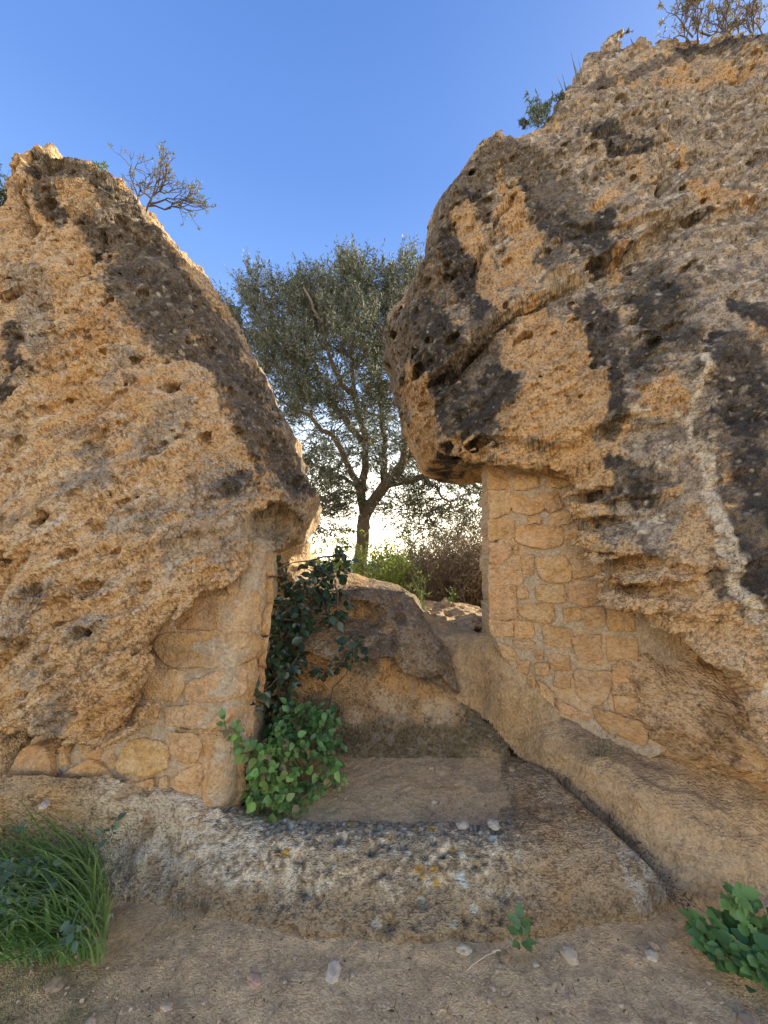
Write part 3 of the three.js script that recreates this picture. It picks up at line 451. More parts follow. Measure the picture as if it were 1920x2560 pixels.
{ // boulder that closes the gap
  const bd = beds(0.1);
  const crustLine = [[690, 1650], [760, 1625], [830, 1655], [930, 1650], [985, 1640], [1010, 1690], [1060, 1700], [1105, 1690], [1135, 1720], [1160, 1745]];
  const g = elevationRock({
    bounds: [-1.35, -0.1, -4.4, 0.85, 1.75, -2.45], boxes: [[[-1.35, -0.1, -3.72, 0.85, 1.75, -2.45], 0.0115], [[-1.35, -0.1, -4.4, 0.85, 1.75, -3.69], 0.03]], backD: 3.9, zEnd: -4.3, round: 0.16,
    front: [[620, 1600, 2.95], [690, 1600, 2.95], [700, 1500, 3.15], [760, 1480, 3.3], [870, 1450, 3.6], [900, 1490, 3.3], [1000, 1510, 3.3], [980, 1580, 3.02], [1060, 1590, 3.02], [1050, 1650, 2.95], [900, 1600, 2.9], [800, 1600, 2.9], [740, 1600, 2.9], [900, 1640, 2.86], [1120, 1680, 2.95],
      [760, 1750, 3.0], [850, 1740, 3.02], [950, 1740, 3.02], [1080, 1770, 2.98], [1180, 1800, 2.9], [740, 1880, 2.94], [850, 1880, 2.92], [900, 1910, 2.84], [1000, 1840, 2.98], [1050, 1900, 2.87], [1200, 1890, 2.85], [1280, 1900, 2.8], [640, 1800, 2.9]],
    outline: [[560, 1560], [690, 1500], [760, 1470], [820, 1458], [880, 1462], [960, 1482], [1030, 1508], [1062, 1550], [1085, 1595], [1120, 1620], [1146, 1670], [1158, 1735], [1200, 1790], [1290, 1850], [1330, 1930], [1330, 2000], [560, 2000]],
    back: [[560, 1500], [690, 1470], [800, 1443], [870, 1436], [930, 1446], [960, 1456], [1040, 1496], [1080, 1560], [1100, 1600], [1130, 1660], [1140, 1720], [1300, 1880], [560, 1880]],
    ledges: [{ line: crustLine, a: 0.1, L: 0.3, up: 0.03 }, { line: [[740, 1480], [800, 1478], [880, 1500], [950, 1520], [965, 1560]], a: 0.09, L: 0.12, up: 0.03 }],
    cracks: [],
    holes: [[890, 1540, 80, 42, 0.3, 0.0, -0.1], [988, 1512, 20, 10, 0.12, 0, -0.1], [1000, 1545, 16, 16, 0.12], [800, 1508, 50, 16, 0.12, -0.1], [970, 1580, 20, 12, 0.08, 0.02, -0.4]],
    rough: (x, y, z) => { const up = sstep(0.75, 0.9, y + 0.15 * x); return 0.035 * fbm(x * 2.4 + 3, y * 2.4, z * 2.4, 3) + lerp(0.25, 1, up) * (0.045 * pits(x * 9, y * 9, z * 9, 0.22) + 0.022 * noise(x * 10, y * 16, z * 10) + 0.014 * Math.abs(noise(x * 20, y * 24, z * 20)) + 0.009 * noise(x * 38, y * 38, z * 38)); },
    fine: (x, y, z) => { const up = sstep(0.75, 0.9, y + 0.15 * x); return 0.004 * noise(x * 60, y * 60, z * 60) + 0.004 * noise(x * 30, y * 30, z * 30) - (0.35 + up) * 0.009 * pits(x * 24, y * 24, z * 24, 0.35); },
    paint: {
      crust: [[[700, 1610, 40], [780, 1600, 34], [880, 1615, 34], [960, 1600, 45], [1040, 1620, 60], [1100, 1680, 45], [1150, 1730, 22]], [[760, 1475, 26], [850, 1490, 20], [960, 1500, 36], [1040, 1530, 40], [1060, 1590, 50]], [[850, 1640, 26], [920, 1680, 24]]],
      orange: [[[850, 1545, 66], [930, 1540, 56]], [[740, 1670, 60], [800, 1690, 60]], [[960, 1690, 26], [1000, 1730, 24]], [[1100, 1740, 40], [1060, 1740, 20]], [[720, 1540, 30]]],
      moss: [[[740, 1850, 40], [850, 1850, 38], [960, 1860, 44], [1080, 1865, 50], [1180, 1860, 40]], [[790, 1770, 30], [830, 1780, 24]], [[1180, 1800, 20], [1260, 1860, 40]]],
      pale: [[[960, 1740, 24], [1000, 1790, 26]], [[1110, 1790, 30], [1080, 1780, 20]], [[890, 1800, 24]]],
    },
    color: (x, y, z, c, pt) => {
      const wx = x + 0.04 * noise(x * 7, y * 7, z * 7) + 0.015 * noise(x * 25, y * 25, z * 25), wy = y + 0.04 * noise(x * 7 + 9, y * 7, z * 7) + 0.015 * noise(x * 25 + 4, y * 25, z * 25);
      const n1 = fbm(x * 4, y * 4, z * 4, 3), n3 = noise(x * 50, y * 50, z * 50), n4 = noise(x * 18, y * 18, z * 18);
      c[0] = 0.56; c[1] = 0.365; c[2] = 0.175; mixc(c, C.brown, 0.22 + 0.5 * n1); mixc(c, C.orange, 0.6 * sstep(0.35, 0.8, pt.at('orange', wx, wy)));
      mixc(c, C.pale, 0.45 * sstep(0.3, 0.8, pt.at('pale', wx, wy)));
      const k = sstep(0.4, 0.62, pt.at('crust', wx, wy) + 0.15 * n4 + 0.2 * n3); mixc(c, C.crust, 0.6 * k); mixc(c, C.grey, 0.65 * k * sstep(0.1, 0.5, n4 + n3)); mixc(c, C.black, 0.4 * k * sstep(0.1, 0.5, n1 - 0.3 * n3));
      const m = sstep(0.4, 0.75, pt.at('moss', wx, wy) + 0.3 * n4 + 0.2 * n3); mixc(c, C.moss, 0.7 * m); mixc(c, C.grey, 0.45 * m * sstep(0.1, 0.5, n3 + n4));
    },
  });
  add('boulder', g, M.rock, 'rounded brown boulder with scooped hollow and dark crust blocking the gap below the tree', 'boulder');
  log('boulder ' + g.index.count / 3);
}
// ---------------------------------------------------------------- ground, bedrock, floor
function terrainHeight(x, z) {
  let y = 0.025 * noise(x * 0.8, z * 0.8, 2) + 0.012 * noise(x * 2.6, z * 2.6, 4);
  const b = -z;                                                       // metres ahead of the camera
  y += 0.75 * sstep(3.1, 4.2, b) * (1 - sstep(13, 40, b) * 1.0) - 7 * sstep(13, 60, b) - 24 * sstep(50, 300, b);
  y -= 0.03;
  if (b < -7) y += 0.13 * (-b - 7) * sstep(7, 12, -b);                // unseen rise added behind the viewer, tilted to the sun for bounce
  return y;
}
const dirtColor = (x, y, z, c) => {
  const n1 = fbm(x * 1.3, z * 1.3, 3, 3), n2 = noise(x * 9, z * 9, 2), n3 = noise(x * 28, z * 28, 5);
  c[0] = 0.72; c[1] = 0.485; c[2] = 0.235; mixc(c, [0.79, 0.575, 0.31], 0.4 + 0.7 * n1); mixc(c, [0.46, 0.31, 0.16], 0.4 * sstep(0, 0.5, n2 + 0.5 * n1)); mixc(c, [0.5, 0.4, 0.28], 0.5 * sstep(0.45, 0.7, n3));
  const left = sstep(-0.35, -1.25, x + 0.25 * noise(x * 4, z * 4, 8)) * sstep(-2.3, -1.2, z) * (z > -2.6 ? 1 : 0); // moss and damp earth beside the grass tuft
  mixc(c, [0.16, 0.115, 0.055], 0.75 * left * (0.6 + 0.6 * n2)); mixc(c, [0.12, 0.12, 0.028], 0.8 * left * sstep(0.15, 0.5, noise(x * 5 + 3, z * 5, 7) + 0.3 * n3));
  if (z < -3.6) mixc(c, [0.16, 0.16, 0.06], 0.5 + 0.5 * n1);
};
{ // near ground, fine
  const h = 0.0132, x0 = -3.2, x1 = 3.4, z0 = -2.9, z1 = -0.6, nx = Math.round((x1 - x0) / h), nz = Math.round((z1 - z0) / h);
  const height = (x, z) => terrainHeight(x, z) + 0.006 * noise(x * 9, z * 9, 1) + 0.004 * noise(x * 22, z * 22, 1) + 0.007 * pits(x * 14, 0.5, z * 14, 0.12);
  const pos = new Float32Array((nx + 1) * (nz + 1) * 3), idx = new Uint32Array(nx * nz * 6); let o = 0, q = 0;
  for (let j = 0; j <= nz; j++) for (let i = 0; i <= nx; i++) { const x = x0 + i * h, z = z0 + j * h; pos[o++] = x; pos[o++] = height(x, z); pos[o++] = z; }
  for (let j = 0; j < nz; j++) for (let i = 0; i < nx; i++) { const a = j * (nx + 1) + i, b = a + 1, c = a + nx + 1, d = c + 1; idx[q++] = a; idx[q++] = c; idx[q++] = b; idx[q++] = b; idx[q++] = c; idx[q++] = d; }
  const g = finish({ pos, idx }, null, dirtColor, (x, y, z) => [x, z]);
  const m = add('ground', g, M.dirt, 'bare brown packed earth in front of the rock threshold', 'ground', null, 'structure');
}
{ // wide ground with a hole where the fine sheet lies
  const xs = [], zs = []; const steps = (a, b, n) => Array.from({ length: n + 1 }, (_, i) => lerp(a, b, i / n));
  xs.push(...[-3000, -1500, -700, -350, -180, -100, -60, -40, -28, -20], ...steps(-16, -3.2, 26), ...steps(-3.2, 3.4, 22).slice(1), ...steps(3.4, 16, 26).slice(1), 20, 28, 40, 60, 100, 180, 350, 700, 1500, 3000);
  zs.push(...[-3000, -2000, -1200, -700, -420, -300, -220, -160, -120, -90, -70, -55, -45, -38, -32, -27, -23], ...steps(-20, -2.9, 60), ...steps(-2.9, -0.6, 8).slice(1), ...steps(-0.6, 16, 30).slice(1), 20, 26, 34, 45, 60, 90, 150);
  const pos = [], idx = []; for (const z of zs) for (const x of xs) pos.push(x, terrainHeight(x, Math.max(z, -3000)) , z);
  const n = xs.length;
  for (let j = 0; j < zs.length - 1; j++) for (let i = 0; i < n - 1; i++) { if (xs[i] >= -3.21 && xs[i + 1] <= 3.41 && zs[j] >= -2.91 && zs[j + 1] <= -0.59) continue; const a = j * n + i; idx.push(a, a + n, a + 1, a + 1, a + n, a + n + 1); }
  const g = finish({ pos: new Float32Array(pos), idx: new Uint32Array(idx) }, null, (x, y, z, c) => { dirtColor(x, y, z, c); const b = -z; if (b > 9) { mixc(c, [0.1, 0.12, 0.05], sstep(9, 20, b)); mixc(c, [0.2, 0.19, 0.1], 0.6 * sstep(-0.2, 0.4, noise(x * 0.02, z * 0.02, 1)) * sstep(60, 200, b)); } if (b < -6) mixc(c, [0.56, 0.43, 0.27], 0.8); }, (x, y, z) => [x, z]);
  add('terrain', g, M.dirt, 'earth rising behind the boulder and falling to the far valley', 'terrain', null, 'structure');
}
const v = (px, py, y) => G(px, py, px < 520 && py < 2060 ? y : y * 0.8);
// carved bedrock: threshold across the gap, ledge under the masonry, mound beside the groove
const bedColor = (x, y, z, c) => {
  const n1 = fbm(x * 3, y * 3, z * 3, 3), n2 = noise(x * 13, y * 13, z * 13), n3 = noise(x * 34, y * 34, z * 34), n4 = noise(x * 45 + 3, y * 45, z * 45);
  c[0] = 0.5; c[1] = 0.36; c[2] = 0.2; mixc(c, C.orange, 0.45 * sstep(0, 0.5, n1));
  const mid = sstep(-1.0, -0.72, x + 0.12 * n2) * sstep(0.85, 0.5, x + 0.1 * n2), top = sstep(0.05, 0.13, y + 0.04 * n2), sp = n3 + 0.7 * n4;
  const bright = sstep(-1.35, -0.95, x) * sstep(-0.05, -0.75, x + 0.2 * n1);       // pale, freshly worn stretch at the masonry end
  mixc(c, [0.76, 0.62, 0.4], 0.85 * sstep(-1.55, -1.25, x + 0.15 * n2) * sstep(-0.6, -0.9, x) * sstep(-0.4, 0.1, n2 + 0.5 * n1 + 0.3));
  mixc(c, [0.47, 0.385, 0.245], 0.8 * mid);                                           // weathered grey brown
  mixc(c, [0.8, 0.67, 0.44], mid * top * 0.95 * sstep(0.0, 0.22, sp * 0.8 + 0.5 * n2 + 0.3 * bright - 0.12));
  mixc(c, [0.8, 0.69, 0.49], bright * top * 0.85 * sstep(-0.2, 0.2, sp + n2));
  mixc(c, [0.17, 0.135, 0.085], mid * 0.6 * sstep(0.3, 0.45, -sp * 0.85 + 0.25 * n2 - 0.1 * bright));
  mixc(c, [0.6, 0.36, 0.06], 0.9 * mid * sstep(0.15, 0.4, pits(x * 24 + 3, y * 24, z * 24, 0.08)) * (y > 0.08 ? 1 : 0));
  mixc(c, [0.66, 0.7, 0.58], 0.95 * sstep(0.1, 0.3, pits(x * 19, y * 19, z * 19 + 7, 0.09 * mid)) * sstep(-0.5, -0.2, x));
  mixc(c, [0.34, 0.235, 0.12], 0.6 * sstep(0.1, 0.0, y + 0.05 * n2) * sstep(-1.4, -0.8, x));
  mixc(c, [0.3, 0.2, 0.1], 0.3 * sstep(0.55, 0.75, x + 0.1 * n2) * sstep(0.1, 0.6, n1 + 0.4 * n2 + 0.2));
  mixc(c, C.moss, 0.28 * sstep(0.45, 0.75, x) * sstep(-1.9, -2.2, z + 0.15 * n2) * sstep(-0.3, 0.4, n2 + n3));
  mixc(c, [0.68, 0.6, 0.44], 0.75 * sstep(1.0, 1.12, x + 0.05 * n2) * sstep(-2.25, -2.05, z) * sstep(-0.1, 0.4, n2 + 0.5 * n3 + 0.2));
};
{
  const pts = [
    v(-60, 2030, 0.32), v(60, 2020, 0.31), v(250, 2025, 0.3), v(450, 2030, 0.29), v(600, 2045, 0.27), v(-60, 2100, 0.16), v(60, 2110, 0.12), v(200, 2140, 0.07), v(300, 2100, 0.16), v(420, 2110, 0.16), v(-60, 2200, 0.0), v(100, 2200, 0), v(240, 2210, -0.01), v(330, 2240, -0.01), v(480, 2270, -0.01), v(600, 2300, -0.01), v(800, 2335, -0.01), v(1000, 2342, -0.01), v(1200, 2335, -0.01), v(1400, 2318, -0.01), v(1560, 2290, -0.01), v(1650, 2268, -0.01), v(1692, 2240, 0.0),
    v(330, 2170, 0.1), v(500, 2190, 0.11), v(700, 2225, 0.075), v(900, 2235, 0.07), v(1100, 2235, 0.07), v(1300, 2225, 0.08), v(560, 2110, 0.21), v(700, 2130, 0.235), v(900, 2135, 0.24), v(1100, 2140, 0.24), v(1280, 2140, 0.23), v(640, 2062, 0.25), v(760, 2078, 0.25), v(900, 2076, 0.25), v(1050, 2082, 0.25), v(1200, 2088, 0.25), v(1300, 2080, 0.25),
    v(700, 2290, 0.025), v(1000, 2296, 0.025), v(1300, 2285, 0.028), v(1450, 2230, 0.09), v(1420, 2140, 0.22), v(1400, 2050, 0.29), v(1340, 1960, 0.32), v(1320, 1930, 0.33), v(1480, 2100, 0.25), v(1560, 2180, 0.17), v(1620, 2220, 0.11), v(1560, 2250, 0.06), v(1400, 1985, 0.29), v(1480, 2050, 0.23), v(1560, 2120, 0.17), v(1630, 2180, 0.1),
    v(640, 2030, 0.16), v(800, 2040, 0.16), v(1000, 2045, 0.16), v(1200, 2045, 0.16), v(1290, 2000, 0.2), v(1280, 1930, 0.22), v(1000, 1990, 0.16), v(800, 1990, 0.16), v(1150, 1960, 0.17)];
  const ol = [v(-200, 1990, 0.33), v(60, 1990, 0.33), v(300, 1995, 0.31), v(600, 2010, 0.27), v(760, 2050, 0.2), v(1000, 2056, 0.2), v(1220, 2056, 0.2), v(1260, 1990, 0.24), v(1240, 1920, 0.26), v(1270, 1880, 0.32), v(1340, 1900, 0.32), v(1420, 1985, 0.26), v(1500, 2055, 0.2), v(1600, 2145, 0.1), v(1690, 2235, 0.0), v(1660, 2268, -0.01), v(1560, 2296, -0.01), v(1400, 2325, -0.01), v(1000, 2350, -0.01), v(750, 2338, -0.01), v(560, 2300, -0.01), v(330, 2245, -0.01), v(100, 2230, -0.01), v(-200, 2230, -0.01)];
  const g = relief({ n: [0, 0.8, 0.6], pts, outline: ol, h: 0.0075, edge: 0.05, drop: 0.055, lam: 4e-3, uv: (x, y, z) => [x, 1.2 * y - z],
    disp: (x, y, z) => 0.022 * fbm(x * 3, y * 3, z * 3, 2) + 0.012 * noise(x * 11, y * 11, z * 11) + 0.014 * Math.abs(noise(x * 7, y * 9, z * 9)) * sstep(0.9, 0.5, x),
    fine: (x, y, z) => { const m = sstep(-1.1, -0.8, x) * sstep(0.85, 0.55, x); return 0.006 * noise(x * 30, y * 30, z * 30) - (0.35 + m) * (0.03 * pits(x * 14, y * 14, z * 14, 0.3) + 0.017 * pits(x * 19, y * 19, z * 19, 0.35) + 0.009 * pits(x * 36, y * 36, z * 36, 0.4)); },
    color: bedColor });
  add('rock_threshold', g, M.rock, 'low carved rock sill speckled with pale and orange lichen, running across the gap', 'rock');
}
{ // earth floor of the passage
  const ol = [v(560, 2080, 0.17), v(700, 1890, 0.18), v(1320, 1890, 0.2), v(1340, 2080, 0.17)];
  const g = relief({ n: [0, 1, 0.05], pts: [v(560, 2080, 0.185), v(900, 2070, 0.19), v(1290, 2080, 0.19), v(700, 1900, 0.2), v(950, 1910, 0.19), v(1250, 1900, 0.2), v(900, 1980, 0.187), v(1100, 1990, 0.187)], outline: ol, h: 0.011, edge: 0.04, drop: 0.05,
    disp: (x, y, z) => 0.01 * noise(x * 5, z * 5, 2) + 0.005 * noise(x * 24, z * 24, 1) + 0.003 * Math.max(0, noise(x * 50, z * 50, 1)),
    color: (x, y, z, c) => { const n1 = fbm(x * 3, z * 3, 1, 3), n3 = noise(x * 60, z * 60, 3); c[0] = 0.7; c[1] = 0.465; c[2] = 0.22; mixc(c, [0.77, 0.555, 0.29], 0.4 + 0.7 * n1); mixc(c, [0.3, 0.2, 0.11], 0.5 * sstep(0.1, 0.5, n1 + 0.4 * n3)); mixc(c, [0.5, 0.41, 0.3], 0.5 * sstep(0.45, 0.65, n3)); } });
  add('passage_floor', g, M.dirt, 'sandy earth floor between rock sill and boulder', 'floor', null, 'structure');
}
{ // bedrock slope at the right, from the groove up to the masonry
  const q = (px, py, D) => P(px, py, D);
  const pts = [q(1085, 1500, 3.5), q(1070, 1560, 3.35), q(1110, 1620, 3.16), q(1150, 1690, 3.06), q(1165, 1740, 3.02), v(1220, 1785, 0.44), v(1300, 1850, 0.36), v(1400, 1940, 0.27), v(1500, 2030, 0.18), v(1600, 2130, 0.085), v(1690, 2230, 0.0), v(1760, 2250, -0.01), v(1850, 2275, -0.01), v(1960, 2310, -0.01),
    q(1130, 1540, 3.45), q(1200, 1580, 3.1), q(1235, 1590, 2.93), q(1170, 1620, 3.02), q(1220, 1660, 2.88), q(1300, 1690, 2.76), q(1210, 1720, 2.88), q(1260, 1780, 2.8), q(1350, 1740, 2.7), q(1420, 1800, 2.62), q(1360, 1850, 2.58), q(1500, 1850, 2.52), q(1480, 1930, 2.36), q(1620, 1890, 2.42), q(1600, 2000, 2.17), q(1760, 1930, 2.28), q(1700, 2100, 2.06), q(1800, 2050, 2.08), q(1920, 1990, 2.12), q(1900, 2150, 1.94), q(1800, 2180, 1.96), q(2050, 2100, 1.98), q(2050, 2300, 1.8), q(2200, 2200, 1.8), q(2200, 2000, 2.0)];
  const ol = [q(1062, 1545, 3.5), q(1120, 1578, 3.4), q(1195, 1592, 3.15), q(1250, 1560, 3.0), q(1330, 1640, 2.75), q(1480, 1760, 2.6), q(1650, 1830, 2.46), q(1920, 1890, 2.2), q(2300, 1950, 2.0), q(2300, 2400, 1.7), v(1960, 2310, -0.01), v(1850, 2280, -0.01), v(1700, 2245, -0.01), v(1600, 2145, 0.07), v(1500, 2045, 0.165), v(1400, 1955, 0.255), v(1300, 1862, 0.34), v(1220, 1797, 0.43), q(1155, 1745, 3.04), q(1130, 1680, 3.12), q(1085, 1610, 3.3)];
  const g = relief({ n: [-0.25, 0.7, 0.66], pts, outline: ol, h: 0.011, edge: 0.05, drop: 0.045, lam: 3e-3,
    disp: (x, y, z) => 0.03 * fbm(x * 2.6, y * 2.6, z * 2.6, 3) + 0.02 * saw(2.2 * x + 5 * y + 0.8 * noise(x * 3, y * 3, z * 3)) * clamp(0.4 + noise(x * 2, y * 2, z * 2)) + 0.012 * noise(x * 4 + y * 3, y * 14, z * 9) + 0.009 * noise(x * 16, y * 22, z * 16),
    fine: (x, y, z) => 0.008 * noise(x * 22, y * 30, z * 22) - 0.011 * pits(x * 20, y * 20, z * 20, 0.2),
    color: (x, y, z, c) => {
      const n1 = fbm(x * 2.6, y * 2.6, z * 2.6, 3), n2 = noise(x * 5 + y * 6, y * 20, z * 12), n3 = noise(x * 40, y * 40, z * 40);
      c[0] = 0.54; c[1] = 0.36; c[2] = 0.17; mixc(c, C.tan, 0.4 + 0.6 * n1); mixc(c, C.pale, 0.3 * sstep(0, 0.6, n2)); mixc(c, C.brown, 0.5 * sstep(0.15, 0.6, n1 + 0.5 * n2));
      const gr = sstep(0.16, 0.0, (x - (0.62 + (-z - 3.02) * -0.66)) + 0.05 * n2);     // browner strip along the groove
      mixc(c, C.brown, 0.35 * gr * sstep(-0.3, 0.3, n2 + n3)); mixc(c, C.grey, 0.35 * sstep(2.9, 3.1, -z) * sstep(0.5, 0.9, y) * sstep(-0.3, 0.3, n1 + n3));
      mixc(c, [0.55, 0.4, 0.23], 0.6 * sstep(0.3, 0.05, y + 0.06 * n1));
    } });
  add('bedrock_slope', g, M.smoothRock, 'smooth ochre bedrock slope falling from the masonry to the leaf-filled groove', 'rock');
}
{ // rough lower rock beside the masonry, under the tall cliff
  const q = (px, py, D) => P(px, py, D);
  const pts = [q(1440, 1620, 2.72), q(1560, 1600, 2.6), q(1700, 1640, 2.42), q(1850, 1700, 2.2), q(1520, 1700, 2.56), q(1640, 1720, 2.38), q(1760, 1780, 2.18), q(1880, 1830, 2.0), q(1600, 1800, 2.42), q(1700, 1860, 2.28), q(1820, 1900, 2.12), q(1950, 1960, 2.0), q(2100, 2000, 1.9), q(2100, 1800, 1.9), q(1540, 1780, 2.52), q(1560, 1500, 2.6), q(1700, 1500, 2.5), q(1950, 1600, 2.2)];
  const ol = [q(1470, 1640, 2.66), q(1540, 1560, 2.66), q(1720, 1520, 2.5), q(1950, 1600, 2.2), q(2250, 1700, 2.0), q(2250, 2100, 1.9), q(1960, 1990, 2.02), q(1840, 1925, 2.15), q(1700, 1890, 2.3), q(1620, 1850, 2.42), q(1560, 1790, 2.5), q(1500, 1720, 2.6)];
  const g = relief({ n: [-0.2, 0.1, 1], pts, outline: ol, h: 0.011, edge: 0.06, drop: 0.12,
    disp: (x, y, z) => 0.05 * fbm(x * 3.4, y * 3.4, z * 3.4, 3) + 0.024 * noise(x * 7 + y * 5, y * 18, z * 8) + 0.016 * Math.abs(noise(x * 16, y * 16, z * 16)) - 0.07 * pits(x * 4, y * 5, z * 4, 0.3),
    fine: (x, y, z) => 0.006 * noise(x * 24, y * 30, z * 24) - 0.011 * pits(x * 20, y * 20, z * 20, 0.32),
    color: (x, y, z, c) => { const n1 = fbm(x * 4, y * 4, z * 4, 3), n2 = noise(x * 6 + y * 6, y * 24, z * 10), n3 = noise(x * 40, y * 40, z * 40); c[0] = C.ochre[0]; c[1] = C.ochre[1]; c[2] = C.ochre[2]; mixc(c, C.orange, 0.5 * sstep(-0.2, 0.5, n1)); mixc(c, C.pale, 0.3 + 0.5 * n2); mixc(c, C.brown, 0.5 * sstep(0.25, 0.6, n1 + 0.3 * n3)); } });
  add('bedrock_outcrop', g, M.rock, 'rough pitted ochre bedrock below the tall cliff overhang, beside the mortared wall', 'rock');
}
log('ground');
// ---------------------------------------------------------------- rubble masonry filled in under both overhangs
function stoneGeometry(poly, locate, seed, proud) {
  const r = rng(seed), w = poly.map(([x, y]) => locate(x, y)), n = 36;
  const cx = new THREE.Vector3(); w.forEach((p) => cx.add(p)); cx.multiplyScalar(1 / w.length);
  // walk the outline evenly, round its corners and roughen it
  const per = []; let L = 0; w.forEach((p, i) => { per.push(L); L += p.distanceTo(w[(i + 1) % w.length]); });
  let ring = [];
  for (let k = 0; k < n; k++) { const s = k / n * L; let i = per.length - 1; while (i > 0 && per[i] > s) i--; const a = w[i], b = w[(i + 1) % w.length]; ring.push(a.clone().lerp(b, (s - per[i]) / (a.distanceTo(b) + 1e-9))); }
  for (let it = 0; it < 1; it++) ring = ring.map((p, k) => p.clone().multiplyScalar(0.5).addScaledVector(ring[(k + 1) % n], 0.25).addScaledVector(ring[(k + n - 1) % n], 0.25));
  ring.forEach((p) => p.sub(cx).multiplyScalar(1.16).add(cx));
  const nrm = new THREE.Vector3(); for (let k = 0; k < n; k++) nrm.add(ring[k].clone().sub(cx).cross(ring[(k + 1) % n].clone().sub(cx))); nrm.normalize(); if (nrm.z < 0) nrm.negate();
  const levels = [[1.03, -0.05], [1.0, -0.004], [0.985, 0.7], [0.94, 0.95], [0.75, 1.0], [0.45, 1.0], [0.2, 1.0]], pos = [], col = [], uv = [], idx = [];
  const tone = r(), base = [0, 0, 0]; base[0] = lerp(0.52, 0.66, r()); base[1] = base[0] * lerp(0.58, 0.66, r()); base[2] = base[1] * lerp(0.4, 0.5, r());
  const put = (p) => { pos.push(p.x, p.y, p.z); const n1 = fbm(p.x * 12, p.y * 12, p.z * 12 + seed, 2), n3 = noise(p.x * 55, p.y * 55, p.z * 55); const c = [...base]; mixc(c, C.pale, 0.12 + 0.4 * n1); mixc(c, C.orange, 0.25 * sstep(0, 0.5, -n1 + 0.3 * tone)); mixc(c, C.brown, 0.35 * sstep(0.25, 0.55, n3)); col.push(...c); uv.push((p.x - 0.4 * p.z + tone) * UVS, (p.y - 0.3 * p.z + tone) * UVS); };
  for (const [sc, up] of levels) for (let k = 0; k < n; k++) {
    const p = cx.clone().lerp(ring[k], sc), j = up < 0 ? 0 : 1; p.addScaledVector(nrm, up < 0 ? up : up * proud * (0.85 + 0.4 * r() * 0));
    const e = 0.012; p.x += e * noise(p.x * 17 + seed, p.y * 17, 3) + 0.006 * noise(p.x * 50, p.y * 50, seed); p.y += e * noise(p.x * 17, p.y * 17 + seed, 4) + 0.006 * noise(p.x * 50, p.y * 50 + seed, 8); p.addScaledVector(nrm, j * (0.018 * noise(p.x * 11, p.y * 11, seed) + 0.008 * noise(p.x * 36, p.y * 36, seed) - 0.004));
    put(p);
  }
  const mid = cx.clone().addScaledVector(nrm, proud * 1.05); put(mid);
  const m = levels.length;
  for (let l = 0; l < m - 1; l++) for (let k = 0; k < n; k++) { const a = l * n + k, b = l * n + (k + 1) % n, c = a + n, d = b + n; idx.push(a, b, c, b, d, c); }
  for (let k = 0; k < n; k++) idx.push((m - 1) * n + k, (m - 1) * n + (k + 1) % n, m * n);
  const g = geo(pos, idx, col, uv);
  if (new THREE.Vector3().fromArray(g.attributes.normal.array, m * n * 3).dot(nrm) < 0) { for (let i = 0; i < idx.length; i += 3) [idx[i], idx[i + 1]] = [idx[i + 1], idx[i]]; g.setIndex(idx); g.computeVertexNormals(); }
  return g;
}
function masonry(label, o) {
  const base = tps(o.pts.map(([px, py, D]) => [px / 500, py / 500, -D]), 1e-3);
  const g = relief({ n: o.n, pts: o.pts.map(([a, b, D]) => P(a, b, D)).concat((o.hidden ?? []).map(([a, b, D]) => P(a, b, D))), outline: o.outline.map(([a, b, D]) => P(a, b, D ?? -base(a / 500, b / 500))), h: 0.011, edge: o.edge ?? 0.05, drop: o.drop ?? 0.25, lam: 2e-3,
    disp: (x, y, z) => 0.012 * fbm(x * 5, y * 5, z * 5, 2) + 0.006 * noise(x * 20, y * 20, z * 20),
    fine: (x, y, z) => 0.003 * noise(x * 40, y * 40, z * 40) - 0.004 * pits(x * 28, y * 28, z * 28, 0.2),
    color: (x, y, z, c) => { const n1 = fbm(x * 4, y * 4, z * 4, 3), n3 = noise(x * 50, y * 50, z * 50), n2 = noise(x * 11, y * 11, z * 11); c[0] = C.mortar[0]; c[1] = C.mortar[1]; c[2] = C.mortar[2]; mixc(c, C.tan, 0.3 + 0.8 * n1); mixc(c, C.ochre, 0.65 * sstep(0.0, 0.45, n1 + 0.4 * n2)); mixc(c, C.cream, 0.5 * sstep(0.42, 0.6, n3)); mixc(c, [0.6, 0.55, 0.47], 0.4 * sstep(0.4, 0.55, n2 + 0.2 * n3)); } });
  const locate = g.userData.locate;
  const t = thing('rubble_wall', locate(...o.foot), label, 'wall');
  const inv = t.position.clone().negate();
  g.translate(inv.x, inv.y, inv.z); part(t, 'mortar', g, M.masonry);
  o.stones.forEach((s, i) => { const proud = (s.proud ?? 0.012) + 0.012; const sg = stoneGeometry(s.p ?? s, locate, o.seed + i * 7, proud); sg.translate(inv.x, inv.y, inv.z); part(t, 'stone', sg, M.masonry); });
  return t;
}
